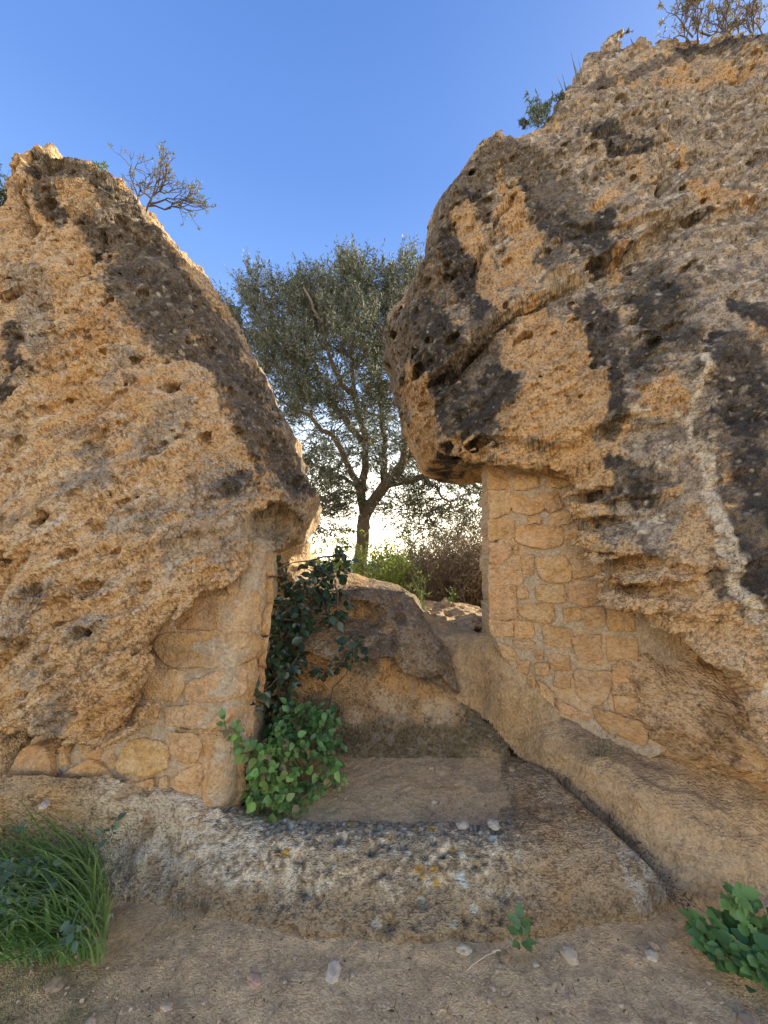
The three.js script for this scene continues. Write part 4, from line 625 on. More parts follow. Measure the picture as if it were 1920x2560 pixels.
masonry('mortared rubble wall under the overhanging cliff beside the climbing plants', {
  seed: 100, n: [0.45, 0.05, 0.9], foot: [400, 2010], edge: 0.05,
  pts: [[20, 1960, 2.24], [60, 1900, 2.24], [150, 1960, 2.2], [300, 1960, 2.2], [450, 2000, 2.2], [560, 2020, 2.2], [590, 1900, 2.24], [605, 1750, 2.3], [640, 1600, 2.37], [655, 1480, 2.43], [660, 1390, 2.48], [450, 1850, 2.22], [480, 1700, 2.26], [500, 1600, 2.32], [520, 1520, 2.36], [350, 1750, 2.26], [400, 1640, 2.3], [430, 1540, 2.36], [200, 1860, 2.24], [300, 1650, 2.32], [560, 1440, 2.44]],
  hidden: [[615, 2010, 2.5], [650, 1880, 2.7], [668, 1700, 2.8], [690, 1540, 2.95], [696, 1400, 3.0], [650, 1990, 2.9]],
  outline: [[36, 1996], [150, 2005], [300, 2012], [450, 2022], [570, 2040], [640, 2020, 3.0], [668, 1880, 3.0], [680, 1700, 3.05], [700, 1540, 3.15], [702, 1360, 3.15], [600, 1340], [400, 1480], [250, 1640], [230, 1760], [195, 1840], [168, 1882], [110, 1876], [66, 1890], [42, 1950]],
  stones: [
    { p: [[432, 1512], [541, 1493], [541, 1571], [438, 1568]], proud: 0.006 }, { p: [[545, 1497], [642, 1480], [648, 1558], [547, 1570]], proud: 0.008 }, { p: [[570, 1449], [658, 1427], [660, 1474], [576, 1485]], proud: 0.008 }, { p: [[612, 1378], [660, 1375], [660, 1420], [602, 1436]], proud: 0.008 },
    [[413, 1587], [607, 1584], [640, 1600], [636, 1630], [604, 1656], [513, 1665], [432, 1662], [398, 1628]], { p: [[363, 1671], [451, 1681], [462, 1715], [438, 1750], [363, 1744]], proud: 0.016 }, { p: [[473, 1712], [529, 1684], [612, 1676], [604, 1735], [545, 1753], [476, 1750]], proud: 0.02 }, { p: [[342, 1767], [397, 1762], [388, 1803], [345, 1819]], proud: 0.02 }, [[419, 1769], [482, 1762], [570, 1784], [545, 1812], [425, 1812]],
    { p: [[260, 1697], [307, 1693], [316, 1712], [263, 1737]], proud: 0.015 }, [[320, 1684], [347, 1684], [338, 1700], [322, 1698]], [[313, 1715], [343, 1722], [328, 1750]], { p: [[329, 1857], [376, 1847], [417, 1863], [417, 1913], [376, 1932], [304, 1926], [301, 1904]], proud: 0.024 }, { p: [[423, 1832], [495, 1838], [505, 1869], [489, 1904], [451, 1900], [426, 1866]], proud: 0.016 }, { p: [[232, 1900], [276, 1932], [279, 1970], [238, 1991], [175, 1982], [160, 1951], [188, 1916]], proud: 0.03 }, { p: [[291, 1966], [317, 1951], [351, 1951], [382, 1948], [379, 1982], [354, 2004], [301, 1991]], proud: 0.024 },
    [[451, 1932], [500, 1910], [506, 1940], [476, 1998], [436, 1988]], { p: [[518, 1845], [594, 1850], [606, 1960], [590, 2018], [514, 2012]], proud: 0.02 }, { p: [[75, 1869], [125, 1863], [138, 1919], [138, 1982], [53, 1998], [38, 1951]], proud: 0.05 }, [[270, 1872], [288, 1876], [295, 1916], [270, 1913]], [[580, 1772], [628, 1764], [622, 1835], [520, 1828], [556, 1800]], [[150, 1870], [168, 1866], [176, 1905], [156, 1910]], [[618, 1664], [640, 1640], [634, 1740], [614, 1745]], [[204, 1862], [256, 1870], [250, 1900], [210, 1890]], [[402, 1950], [424, 1940], [420, 1988], [404, 1990]], [[668, 1386], [694, 1384], [694, 1436], [668, 1440]], [[668, 1448], [693, 1444], [691, 1502], [667, 1506]], [[664, 1514], [690, 1510], [686, 1580], [656, 1586]], [[652, 1596], [684, 1590], [680, 1660], [648, 1664]], [[646, 1674], [678, 1670], [672, 1744], [640, 1748]], [[446, 1824], [500, 1820], [560, 1830], [512, 1836]],
  ],
});
masonry('mortared rubble wall with squared end stones, next to the sunlit shrubs', {
  seed: 900, n: [-0.12, 0.02, 1], foot: [1380, 1760], edge: 0.03, drop: 0.5,
  pts: [[1226, 1160, 2.76], [1228, 1350, 2.78], [1230, 1570, 2.82], [1330, 1200, 2.7], [1430, 1200, 2.64], [1330, 1400, 2.71], [1450, 1400, 2.62], [1540, 1300, 2.56], [1330, 1550, 2.74], [1450, 1560, 2.64], [1250, 1620, 2.82], [1330, 1680, 2.74], [1450, 1700, 2.62], [1400, 1770, 2.64], [1500, 1790, 2.54], [1600, 1850, 2.44], [1560, 1650, 2.52]],
  hidden: [[1700, 1500, 2.45], [1650, 1250, 2.5], [1650, 1900, 2.36], [1800, 1600, 2.4]],
  outline: [[1232, 1130], [1231, 1250], [1234, 1400], [1236, 1580], [1240, 1630], [1310, 1720], [1380, 1790], [1480, 1850], [1620, 1900], [1720, 1860], [1780, 1680], [1760, 1500], [1680, 1380], [1600, 1200], [1440, 1140]],
  stones: [[[1221, 1163], [1261, 1178], [1273, 1221], [1223, 1221]], [[1222, 1226], [1270, 1230], [1273, 1281], [1225, 1296]], [[1222, 1301], [1282, 1299], [1285, 1341], [1227, 1350]], [[1224, 1360], [1276, 1362], [1273, 1389], [1252, 1410], [1226, 1403]], { p: [[1225, 1413], [1303, 1416], [1303, 1459], [1226, 1462]], proud: 0.014 }, [[1224, 1466], [1285, 1465], [1288, 1543], [1227, 1545]], [[1224, 1551], [1282, 1552], [1282, 1588], [1230, 1587]], [[1288, 1552], [1330, 1558], [1333, 1594], [1288, 1594]],
    [[1291, 1190], [1339, 1187], [1339, 1215], [1309, 1227], [1288, 1224]], [[1369, 1190], [1411, 1178], [1435, 1202], [1405, 1218], [1381, 1218]], { p: [[1279, 1239], [1312, 1236], [1321, 1251], [1357, 1236], [1357, 1269], [1327, 1287], [1291, 1281], [1276, 1263]], proud: 0.014 }, [[1360, 1239], [1393, 1233], [1405, 1263], [1375, 1281], [1360, 1269]], [[1321, 1293], [1351, 1290], [1351, 1308], [1321, 1311]], [[1375, 1287], [1423, 1281], [1432, 1308], [1375, 1314]], { p: [[1294, 1320], [1399, 1317], [1402, 1359], [1363, 1371], [1309, 1362], [1291, 1347]], proud: 0.018 }, [[1417, 1329], [1440, 1317], [1443, 1356], [1411, 1359]],
    [[1303, 1395], [1333, 1389], [1333, 1438], [1309, 1432]], { p: [[1342, 1395], [1405, 1392], [1426, 1419], [1420, 1450], [1369, 1453], [1348, 1432]], proud: 0.018 }, [[1429, 1398], [1496, 1401], [1499, 1435], [1435, 1444]], { p: [[1342, 1465], [1408, 1465], [1411, 1501], [1393, 1507], [1345, 1498]], proud: 0.018 }, [[1294, 1468], [1318, 1468], [1318, 1495], [1294, 1495]], [[1426, 1456], [1496, 1456], [1502, 1501], [1459, 1513], [1426, 1501]], { p: [[1294, 1513], [1378, 1510], [1381, 1549], [1357, 1555], [1309, 1540]], proud: 0.016 }, [[1411, 1522], [1447, 1522], [1450, 1549], [1411, 1552]], [[1453, 1522], [1508, 1522], [1511, 1564], [1469, 1570]],
    [[1356, 1561], [1427, 1575], [1427, 1617], [1366, 1608]], [[1431, 1594], [1497, 1589], [1502, 1646], [1450, 1655]], [[1286, 1602], [1340, 1604], [1328, 1618], [1290, 1618]], { p: [[1441, 1679], [1525, 1683], [1521, 1735], [1497, 1763], [1445, 1735]], proud: 0.016 }, { p: [[1488, 1773], [1615, 1810], [1610, 1862], [1507, 1820]], proud: 0.018 }, [[1394, 1749], [1474, 1787], [1469, 1810], [1403, 1782]], { p: [[1347, 1702], [1384, 1730], [1384, 1763], [1352, 1735]], proud: 0.025 }, { p: [[1337, 1660], [1375, 1655], [1366, 1688], [1342, 1683]], proud: 0.03 }, { p: [[1319, 1690], [1338, 1692], [1336, 1721], [1319, 1712]], proud: 0.02 }, [[1335, 1624], [1361, 1622], [1355, 1645], [1340, 1648]], [[1389, 1679], [1427, 1688], [1422, 1721], [1384, 1712]], [[1370, 1636], [1422, 1641], [1422, 1674], [1384, 1674]], [[1243, 1603], [1280, 1622], [1300, 1650], [1262, 1645]], { p: [[1275, 1462], [1289, 1464], [1288, 1478], [1276, 1478]], proud: 0.03 }, [[1290, 1650], [1325, 1655], [1318, 1682], [1300, 1680]], [[1283, 1370], [1293, 1362], [1290, 1385], [1282, 1385]], [[1518, 1590], [1590, 1596], [1588, 1650], [1522, 1648]], [[1532, 1668], [1604, 1674], [1600, 1730], [1538, 1724]], [[1520, 1524], [1580, 1528], [1584, 1576], [1524, 1574]], [[1536, 1742], [1610, 1748], [1612, 1794], [1542, 1776]]],
});
log('masonry');
// ---------------------------------------------------------------- what stands behind the gap: sunlit rocks, sea, hills, tree, shrubs
{
  const p = P(712, 1430, 4.3); add('rock_pillar', blobRock({ c: [p.x, p.y - 0.35, p.z - 0.1], r: [0.27, 0.74, 0.4], s: 3, h: 0.018, crust: 0.35 }), M.rock, 'sunlit pale rock pillar seen behind the climbing plants', 'rock');
  const q = P(1150, 1560, 4.3); add('sunlit_rock', blobRock({ c: [q.x - 0.02, 0.72, q.z], r: [0.5, 0.27, 0.75], s: 8, h: 0.014, crust: 0.25, rough: 1.1 }), M.rock, 'low golden sunlit rock at the foot of the dry shrub, beside the end stones', 'rock');
  const t = P(880, 1462, 4.0); add('sunlit_rock', blobRock({ c: [t.x, t.y - 0.2, t.z - 0.2], r: [0.42, 0.21, 0.4], s: 15, h: 0.018, crust: 0.2 }), M.rock, 'pale sunlit rock top just in front of the tree trunk', 'rock');
  // recess of shaded rock behind the hole at the foot of the left cliff
  const k = P(20, 1905, 2.75); add('recessed_rock', blobRock({ c: [k.x - 0.3, k.y - 0.1, k.z], r: [0.7, 0.42, 0.3], s: 21, h: 0.016, crust: 0.3 }), M.rock, 'brown rock set back in the dark cavity at the foot of the grey ridged cliff', 'rock');
}
{ // sea and far shore
  const g = new THREE.PlaneGeometry(40000, 17000, 1, 1).rotateX(-Math.PI / 2).translate(0, -34, -3000 - 8500);
  add('sea', g, new THREE.MeshStandardMaterial({ color: new THREE.Color().setRGB(0.1, 0.2, 0.3), roughness: 0.35 }), 'pale strip of sea at the horizon', 'sea', null, 'structure');
  const n = 160, pos = [], idx = [], col = [];
  for (let i = 0; i <= n; i++) for (let j = 0; j <= 6; j++) { const x = lerp(-1500, 1500, i / n), z = -900 - j * 130, t = Math.sin(Math.PI * j / 6); const y = -33 + t * (24 + 14 * noise(x * 0.004, 1, 2) + 5 * noise(x * 0.02, 4, j) - 12 * sstep(-200, 500, x)); pos.push(x, y, z); const k = 0.5 + 0.5 * noise(x * 0.03, j, 1); col.push(lerp(0.1, 0.3, k), lerp(0.12, 0.27, k), lerp(0.07, 0.17, k)); }
  for (let i = 0; i < n; i++) for (let j = 0; j < 6; j++) { const a = i * 7 + j; idx.push(a, a + 7, a + 1, a + 1, a + 7, a + 8); }
  add('hills', geo(pos, idx, col), M.plain, 'low hazy hills before the sea', 'hills', null, 'structure');
  const r = rng(4), parts = [];
  for (let i = 0; i < 130; i++) { const x = -420 + r() * 760, z = -1000 - r() * 220, s = 3 + r() * 5, tall = r() < 0.25; const b = new THREE.IcosahedronGeometry(s, 1); b.scale(tall ? 0.5 : 1.3, tall ? 1.8 : 0.8, 1); b.translate(x, -14 + s * 0.6 + 8 * noise(x * 0.004, 1, 2) - 6 * sstep(-200, 500, x), z); parts.push(b); }
  add('far_treeline', mergeGeometries(parts), std({ color: new THREE.Color().setRGB(0.05, 0.065, 0.035) }), 'far dark treeline on the hills before the sea', 'treeline', null, 'stuff');
}
// ---- leaves and twigs
class Leaves {
  constructor() { this.p = []; this.i = []; this.c = []; this.list = []; }
  add(pos, dir, nrm, len, wid, col, fold = 0.25) {                    // lens shaped, folded along its rib
    const s = dir.clone().cross(nrm).normalize(), o = this.p.length / 3, n = s.clone().cross(dir).normalize();
    const put = (a, b, h) => this.p.push(pos.x + dir.x * a + s.x * b + n.x * h, pos.y + dir.y * a + s.y * b + n.y * h, pos.z + dir.z * a + s.z * b + n.z * h);
    put(0, 0, 0); put(len * 0.45, -wid / 2, wid * fold); put(len * 0.45, wid / 2, wid * fold); put(len, 0, -len * 0.06);
    this.i.push(o, o + 1, o + 3, o, o + 3, o + 2);
    for (let k = 0; k < 4; k++) this.c.push(col[0], col[1], col[2]);
  }
  get geometry() { return geo(this.p, this.i, this.c); }
}
class Twigs {
  constructor(sides = 4) { this.p = []; this.i = []; this.c = []; this.n = sides; }
  tube(pts, r0, r1, col) {                                            // a tapered bent stick
    const n = this.n, o = this.p.length / 3, t = new THREE.Vector3(), a = new THREE.Vector3(), b = new THREE.Vector3();
    pts.forEach((q, k) => {
      t.copy(pts[Math.min(k + 1, pts.length - 1)]).sub(pts[Math.max(k - 1, 0)]).normalize(); a.set(0.3, 0.1, 0.95).cross(t).normalize(); if (a.lengthSq() < 0.1) a.set(1, 0, 0); b.copy(t).cross(a);
      const r = typeof r0 === 'function' ? r0(k / (pts.length - 1)) : lerp(r0, r1, k / (pts.length - 1));
      for (let m = 0; m < n; m++) { const w = m / n * 6.2832, f = r * (1 + 0.12 * Math.sin(m * 2.3 + k)); this.p.push(q.x + (a.x * Math.cos(w) + b.x * Math.sin(w)) * f, q.y + (a.y * Math.cos(w) + b.y * Math.sin(w)) * f, q.z + (a.z * Math.cos(w) + b.z * Math.sin(w)) * f); this.c.push(col[0], col[1], col[2]); }
    });
    for (let k = 0; k < pts.length - 1; k++) for (let m = 0; m < n; m++) { const x = o + k * n + m, y = o + k * n + (m + 1) % n; this.i.push(x, y, x + n, y, y + n, x + n); }
  }
  get geometry() { return geo(this.p, this.i, this.c); }
}
const V3 = (x, y, z) => new THREE.Vector3(x, y, z);
const rv = (r) => V3(r() * 2 - 1, r() * 2 - 1, r() * 2 - 1);
const leafMat = (o) => new THREE.MeshPhysicalMaterial({ vertexColors: true, roughness: 0.6, transmission: 0.3, thickness: 0, side: THREE.DoubleSide, ...o });
const LM = { olive: leafMat({ roughness: 0.55, transmission: 0.42 }), glossy: leafMat({ roughness: 0.32, transmission: 0.12 }), soft: leafMat({ roughness: 0.75, transmission: 0.48 }), dry: leafMat({ roughness: 0.9, transmission: 0.4 }) };
const bark = std({ vertexColors: true, bumpMap: stoneBump, bumpScale: 0.01 });
function curve(a, b, bend, r, n = 8, wob = 0.04) { const L = a.distanceTo(b), mid = a.clone().lerp(b, 0.5).add(bend ?? V3(0, 0, 0)), out = []; for (let k = 0; k <= n; k++) { const t = k / n; const q = a.clone().multiplyScalar((1 - t) ** 2).addScaledVector(mid, 2 * t * (1 - t)).addScaledVector(b, t * t); if (k && k < n) q.addScaledVector(rv(r), wob * L * 0.3); out.push(q); } return out; }
{ // olive tree
  const r = rng(2024), D0 = 6.6, base = P(903, 1475, D0); base.y = terrainHeight(base.x, base.z) - 0.02;
  const t = thing('olive_tree', base, 'grey green olive tree standing behind the boulder in the gap', 'tree');
  const loc = (px, py, D) => P(px, py, D).sub(base), wood = new Twigs(9), fine = new Twigs(3), cb = [0.25, 0.185, 0.12], nodes = [];
  const fork = loc(918, 1285, D0), foot = V3(0, 0, 0);
  const trunk = [foot.clone().add(V3(-0.01, -0.1, 0)), foot.clone().lerp(fork, 0.15), foot.clone().lerp(fork, 0.4).add(V3(-0.05, 0, 0)), foot.clone().lerp(fork, 0.7).add(V3(-0.06, 0, 0)), fork.clone().add(V3(-0.02, 0, 0))];
  { const l = new THREE.CatmullRomCurve3([...trunk, loc(960, 1215, 6.6), loc(1000, 1170, 6.5)]).getPoints(22); wood.tube(l, (t) => t < 0.12 ? lerp(0.175, 0.13, t / 0.12) : lerp(0.13, 0.085, (t - 0.12) / 0.88), 0, cb); }
  const limb = (pts, r0, r1) => { const c = new THREE.CatmullRomCurve3(pts), l = c.getPoints(14); l.forEach((q, k) => { if (k && k < 14) q.addScaledVector(rv(r), 0.03); nodes.push([q, lerp(r0, r1, k / 14)]); }); wood.tube(l, r0, r1, cb); };
  limb([loc(960, 1215, 6.6), loc(1000, 1170, 6.5), loc(1015, 1080, 6.5), loc(1010, 960, 6.7), loc(980, 800, 6.8)], 0.1, 0.02);
  limb([fork.clone().add(V3(-0.03, -0.25, 0)), loc(905, 1200, 6.7), loc(915, 1120, 6.6), loc(890, 1000, 6.6), loc(880, 860, 6.7), loc(900, 700, 6.8)], 0.085, 0.02);
  limb([loc(965, 1210, 6.6), loc(1040, 1200, 6.3), loc(1120, 1170, 6.1), loc(1200, 1180, 6.0), loc(1260, 1220, 5.9)], 0.07, 0.02);
  limb([loc(1000, 1170, 6.5), loc(1050, 1110, 6.6), loc(1080, 1020, 6.8), loc(1100, 880, 7.0)], 0.07, 0.02);
  limb([loc(912, 1230, 6.6), loc(870, 1170, 6.4), loc(840, 1100, 6.2), loc(780, 1050, 6.0), loc(700, 1000, 5.8)], 0.065, 0.02);
  limb([loc(915, 1120, 6.6), loc(850, 1030, 6.9), loc(780, 900, 7.2), loc(720, 780, 7.4)], 0.06, 0.02);
  limb([loc(908, 1240, 6.6), loc(880, 1210, 6.9), loc(800, 1170, 7.3), loc(720, 1130, 7.6)], 0.05, 0.015);
  limb([loc(960, 1200, 6.6), loc(960, 1100, 7.0), loc(950, 980, 7.5), loc(940, 820, 7.8)], 0.07, 0.02);
  limb([loc(890, 1000, 6.6), loc(840, 930, 6.2), loc(800, 800, 5.9), loc(760, 720, 5.8)], 0.05, 0.015);
  limb([loc(1010, 1060, 6.5), loc(1000, 950, 6.0), loc(960, 850, 5.7), loc(930, 740, 5.6)], 0.055, 0.015);
  limb([loc(1050, 1190, 6.3), loc(1100, 1230, 5.9), loc(1140, 1280, 5.7)], 0.03, 0.01);
  const lobes = [[850, 880, 210, 190, 1.5, 300], [930, 795, 150, 135, 1.3, 150], [720, 815, 110, 105, 1.1, 90], [620, 800, 70, 80, 0.8, 34], [630, 735, 30, 50, 0.5, 14], [890, 690, 42, 50, 0.5, 34], [1050, 730, 90, 90, 0.9, 90], [1020, 900, 110, 170, 1.2, 110], [800, 1060, 190, 110, 1.4, 130], [1140, 1240, 120, 105, 1.0, 150], [740, 1240, 130, 110, 1.1, 150], [1040, 1290, 100, 60, 0.8, 60], [820, 1300, 80, 60, 0.8, 50], [700, 950, 100, 130, 1.2, 80], [790, 745, 90, 55, 0.9, 60], [1180, 1180, 70, 60, 0.7, 40], [1100, 1120, 90, 70, 1.0, 70], [960, 1080, 120, 80, 1.2, 70], [820, 1180, 90, 100, 1.2, 90], [985, 1240, 90, 60, 1.0, 36], [1010, 1150, 100, 80, 1.2, 50]];
  const lv = new Leaves();
  for (const [px, py, rx, ry, dz, n] of lobes) for (let k = 0; k < n; k++) {
    let q; do q = rv(r); while (q.lengthSq() > 1);
    const lo = py > 1040, f = Math.pow(q.length(), -0.25); const c = loc(px + q.x * rx * f, py + q.y * ry * f, D0 + q.z * dz * f * 1.1);
    let best = nodes[0], bd = 1e9; for (const nd of nodes) { const d = nd[0].distanceToSquared(c) + (nd[0].y > c.y ? 0.25 : 0); if (d < bd) { bd = d; best = nd; } }
    const L = best[0].distanceTo(c), stem = curve(best[0], c, V3(0, -0.08 * L, 0).addScaledVector(rv(r), 0.1 * L), r, 5, 0.1); fine.tube(stem, Math.min(best[1] * 0.5, 0.008 + 0.006 * L), 0.0035, [0.12, 0.09, 0.06]);
    if (L > 0.5) nodes.push([stem[3], 0.012]);
    const out = c.clone().sub(stem[3]).normalize().multiplyScalar(0.7).add(V3(0, py < 760 ? 0.7 : lo ? -0.35 : 0.25, 0)).normalize();
    const shoots = lo ? 4 : 6;
    for (let s = 0; s < shoots; s++) {
      const sd = out.clone().addScaledVector(rv(r), 0.6).normalize(), sl = 0.18 + r() * 0.3, st = c.clone().addScaledVector(rv(r), 0.07), en = st.clone().addScaledVector(sd, sl).add(V3(0, lo ? -0.05 : 0, 0));
      fine.tube([st, st.clone().lerp(en, 0.5).addScaledVector(rv(r), 0.015), en], 0.0032, 0.0014, [0.15, 0.12, 0.08]);
      const nl = Math.round((lo ? 8 : 12) + r() * 5);
      for (let m = 0; m < nl; m++) { const w = st.clone().lerp(en, (m + r()) / nl), d = sd.clone().multiplyScalar(0.6).addScaledVector(rv(r), 0.85).normalize(); const g = r(), silver = g < 0.22 ? 1 : 0, v2 = 0.75 + r() * 0.6; lv.add(w, d, rv(r), 0.055 + r() * 0.03, 0.015 + r() * 0.007, silver ? [0.36 * v2, 0.37 * v2, 0.26 * v2] : [0.125 * v2, 0.145 * v2, 0.062 * v2]); }
    }
  }
  part(t, 'trunk', wood.geometry, bark); part(t, 'twigs', fine.geometry, bark, 'stuff'); part(t, 'crown', lv.geometry, LM.olive, 'stuff');
  log('tree ' + lv.i.length / 3 + ' ' + fine.i.length / 3);
}
function shrub(name, label, group, o) {                               // arching twigs from a base, leaves along them
  const r = rng(o.seed), base = o.base.clone(), t = thing(name, base, label, o.category ?? 'shrub', group), tw = new Twigs(3), lv = new Leaves();
  for (let k = 0; k < o.twigs; k++) {
    const a = r() * 6.283, sp = Math.sqrt(r()), d = V3(Math.cos(a) * sp * o.rx, (0.35 + 0.65 * r()) * o.ry * (1 - 0.35 * sp), Math.sin(a) * sp * o.rz);
    const s = V3(Math.cos(a) * sp * o.rx * 0.35, 0, Math.sin(a) * sp * o.rz * 0.35), pts = curve(s, d, V3(0, 0.22 * o.ry, 0).addScaledVector(rv(r), 0.25 * o.rx), r, 7, o.wob ?? 0.25); tw.tube(pts, o.thick, o.thick * 0.3, o.wood);
    for (let m = 0; m < (o.side ?? 3); m++) { const j = 2 + Math.floor(r() * 5), e = pts[j].clone().addScaledVector(rv(r).add(V3(0, 0.4, 0)), 0.22 * o.ry); const q = curve(pts[j], e, rv(r).multiplyScalar(0.04), r, 3, 0.2); tw.tube(q, o.thick * 0.5, o.thick * 0.2, o.wood); for (let n = 0; n < o.leaves; n++) { const w = q[0].clone().lerp(q[3], r()); const v2 = 0.7 + 0.6 * r(), c = o.leaf[Math.floor(r() * o.leaf.length)]; lv.add(w, rv(r).add(V3(0, o.lift ?? 0.4, 0)).normalize(), rv(r), o.ll * (0.7 + 0.6 * r()), o.lw, [c[0] * v2, c[1] * v2, c[2] * v2]); } }
  }
  part(t, 'stems', tw.geometry, bark, 'stuff'); if (lv.i.length) part(t, 'foliage', lv.geometry, o.mat ?? LM.olive, 'stuff');
  return t;
}
const onTerrain = (px, py, D, dy = 0) => { const p = P(px, py, D); p.y = terrainHeight(p.x, p.z) + dy; return p; };
shrub('dry_shrub', 'tangled brown twiggy shrub filling the gap beside the end stones', null, { seed: 31, base: onTerrain(1190, 1500, 5.6, -0.05), rx: 1.05, ry: 1.45, rz: 0.9, twigs: 460, thick: 0.0085, wood: [0.24, 0.17, 0.115], leaf: [[0.36, 0.34, 0.19], [0.42, 0.32, 0.2], [0.25, 0.26, 0.12]], leaves: 5, ll: 0.04, lw: 0.014, wob: 0.5, side: 4, mat: LM.dry });
shrub('olive_shrub', 'grey green leafy shrub between tree trunk and brown shrub', null, { seed: 32, base: onTerrain(1040, 1480, 7.4, 0), rx: 1.0, ry: 1.5, rz: 0.8, twigs: 240, thick: 0.007, wood: [0.2, 0.15, 0.09], leaf: [[0.36, 0.4, 0.18], [0.42, 0.42, 0.24]], leaves: 9, ll: 0.055, lw: 0.016, mat: LM.soft });
shrub('olive_shrub', 'pale leafy shrub rising above the brown shrub against the white sky', null, { seed: 33, base: onTerrain(1200, 1480, 7.6, 0), rx: 1.0, ry: 2.1, rz: 0.8, twigs: 170, thick: 0.007, wood: [0.2, 0.15, 0.09], leaf: [[0.26, 0.27, 0.14], [0.34, 0.3, 0.17]], leaves: 5, ll: 0.055, lw: 0.016, mat: LM.soft });
shrub('fennel_clump', 'bright yellow green herb clump just beside the tree trunk', null, { seed: 34, base: onTerrain(965, 1480, 5.4, 0), rx: 0.4, ry: 1.3, rz: 0.3, twigs: 80, thick: 0.006, wood: [0.2, 0.26, 0.05], leaf: [[0.4, 0.5, 0.08], [0.46, 0.54, 0.12]], leaves: 9, ll: 0.07, lw: 0.02, mat: LM.soft, category: 'herb' });
shrub('fennel_clump', 'bright green herb clump between climbing plants and tree trunk', null, { seed: 35, base: onTerrain(835, 1480, 5.6, 0), rx: 0.45, ry: 1.3, rz: 0.3, twigs: 70, thick: 0.006, wood: [0.2, 0.26, 0.05], leaf: [[0.36, 0.48, 0.08], [0.44, 0.52, 0.12]], leaves: 9, ll: 0.07, lw: 0.02, mat: LM.soft, category: 'herb' });
shrub('young_herb', 'slender green herb standing above the boulder shoulder', null, { seed: 36, base: onTerrain(1045, 1520, 4.3, -0.02), rx: 0.08, ry: 0.9, rz: 0.08, twigs: 7, thick: 0.005, wood: [0.22, 0.28, 0.07], leaf: [[0.25, 0.34, 0.06]], leaves: 6, ll: 0.05, lw: 0.014, mat: LM.soft, category: 'herb' });
shrub('young_herb', 'small green herb on top of the golden sunlit rock', null, { seed: 37, base: P(1132, 1512, 3.85), rx: 0.05, ry: 0.2, rz: 0.05, twigs: 5, thick: 0.003, wood: [0.22, 0.28, 0.07], leaf: [[0.25, 0.34, 0.06]], leaves: 4, ll: 0.035, lw: 0.01, mat: LM.soft, category: 'herb' });
log('shrubs');
// ---------------------------------------------------------------- plants near the viewer
// a broad leaf with a few outline points, a fold and a droop; shared by all leaves of its kind
function broadLeaf(outline, fold, droop) {                            // outline: [t along, half width], unit length
  const p = [], i = []; outline.forEach(([t, w]) => { const y = -droop * t * t; p.push(0, y, t, -w, y + fold * w, t, w, y + fold * w, t); });
  const n = outline.length; for (let k = 0; k < n - 1; k++) { const a = k * 3, b = a + 3; i.push(a, a + 1, b + 1, a, b + 1, b, a, b + 2, a + 2, a, b, b + 2); }
  return geo(p, i);
}
const LEAF = {
  ovate: broadLeaf([[0, 0.01], [0.08, 0.12], [0.25, 0.28], [0.45, 0.32], [0.68, 0.24], [0.88, 0.1], [1, 0.0]], 0.3, 0.12),
  toothed: broadLeaf([[0, 0.02], [0.06, 0.2], [0.16, 0.34], [0.24, 0.32], [0.34, 0.41], [0.42, 0.36], [0.53, 0.38], [0.6, 0.3], [0.7, 0.28], [0.78, 0.19], [0.88, 0.15], [1, 0.0]], 0.22, 0.18),
  lobed: broadLeaf([[0, 0.02], [0.2, 0.05], [0.28, 0.14], [0.36, 0.08], [0.46, 0.2], [0.54, 0.13], [0.64, 0.27], [0.72, 0.2], [0.82, 0.25], [0.93, 0.16], [1, 0.02]], 0.25, 0.3),
};
const green = (c, o) => new THREE.MeshPhysicalMaterial({ color: new THREE.Color().setRGB(...c), roughness: 0.5, transmission: 0.22, thickness: 0, side: THREE.DoubleSide, ...o });
function leafMatrix(pos, dir, nrm, s) { const z = dir.clone().normalize(), x = nrm.clone().cross(z).normalize(), y = z.clone().cross(x); return new THREE.Matrix4().makeBasis(x.multiplyScalar(s), y.multiplyScalar(s), z.multiplyScalar(s)).setPosition(pos); }
function leafy(t, list, shapes, mats, colors, most = 300) {           // the leaves that show largest are parts of their own, the rest one part
  const inv = t.position; list.sort((a, b) => b.s / b.pos.clone().add(inv).distanceTo(camera.position) - a.s / a.pos.clone().add(inv).distanceTo(camera.position));
  const rest = [];
  list.forEach((l, k) => {
    const m = leafMatrix(l.pos, l.dir, l.nrm, l.s), g = shapes[k % shapes.length];
    if (k < most) { const o = part(t, 'leaf', g, mats[l.m % mats.length]); o.applyMatrix4(m); }
    else { const q = g.clone().applyMatrix4(m), n = q.attributes.position.count, c = new Float32Array(n * 3); for (let i = 0; i < n; i++) c.set(colors[l.m % colors.length], i * 3); q.setAttribute('color', new THREE.BufferAttribute(c, 3)); rest.push(q); }
  });
  if (rest.length) part(t, 'foliage', mergeGeometries(rest), list.mat ?? LM.soft, 'stuff');
}
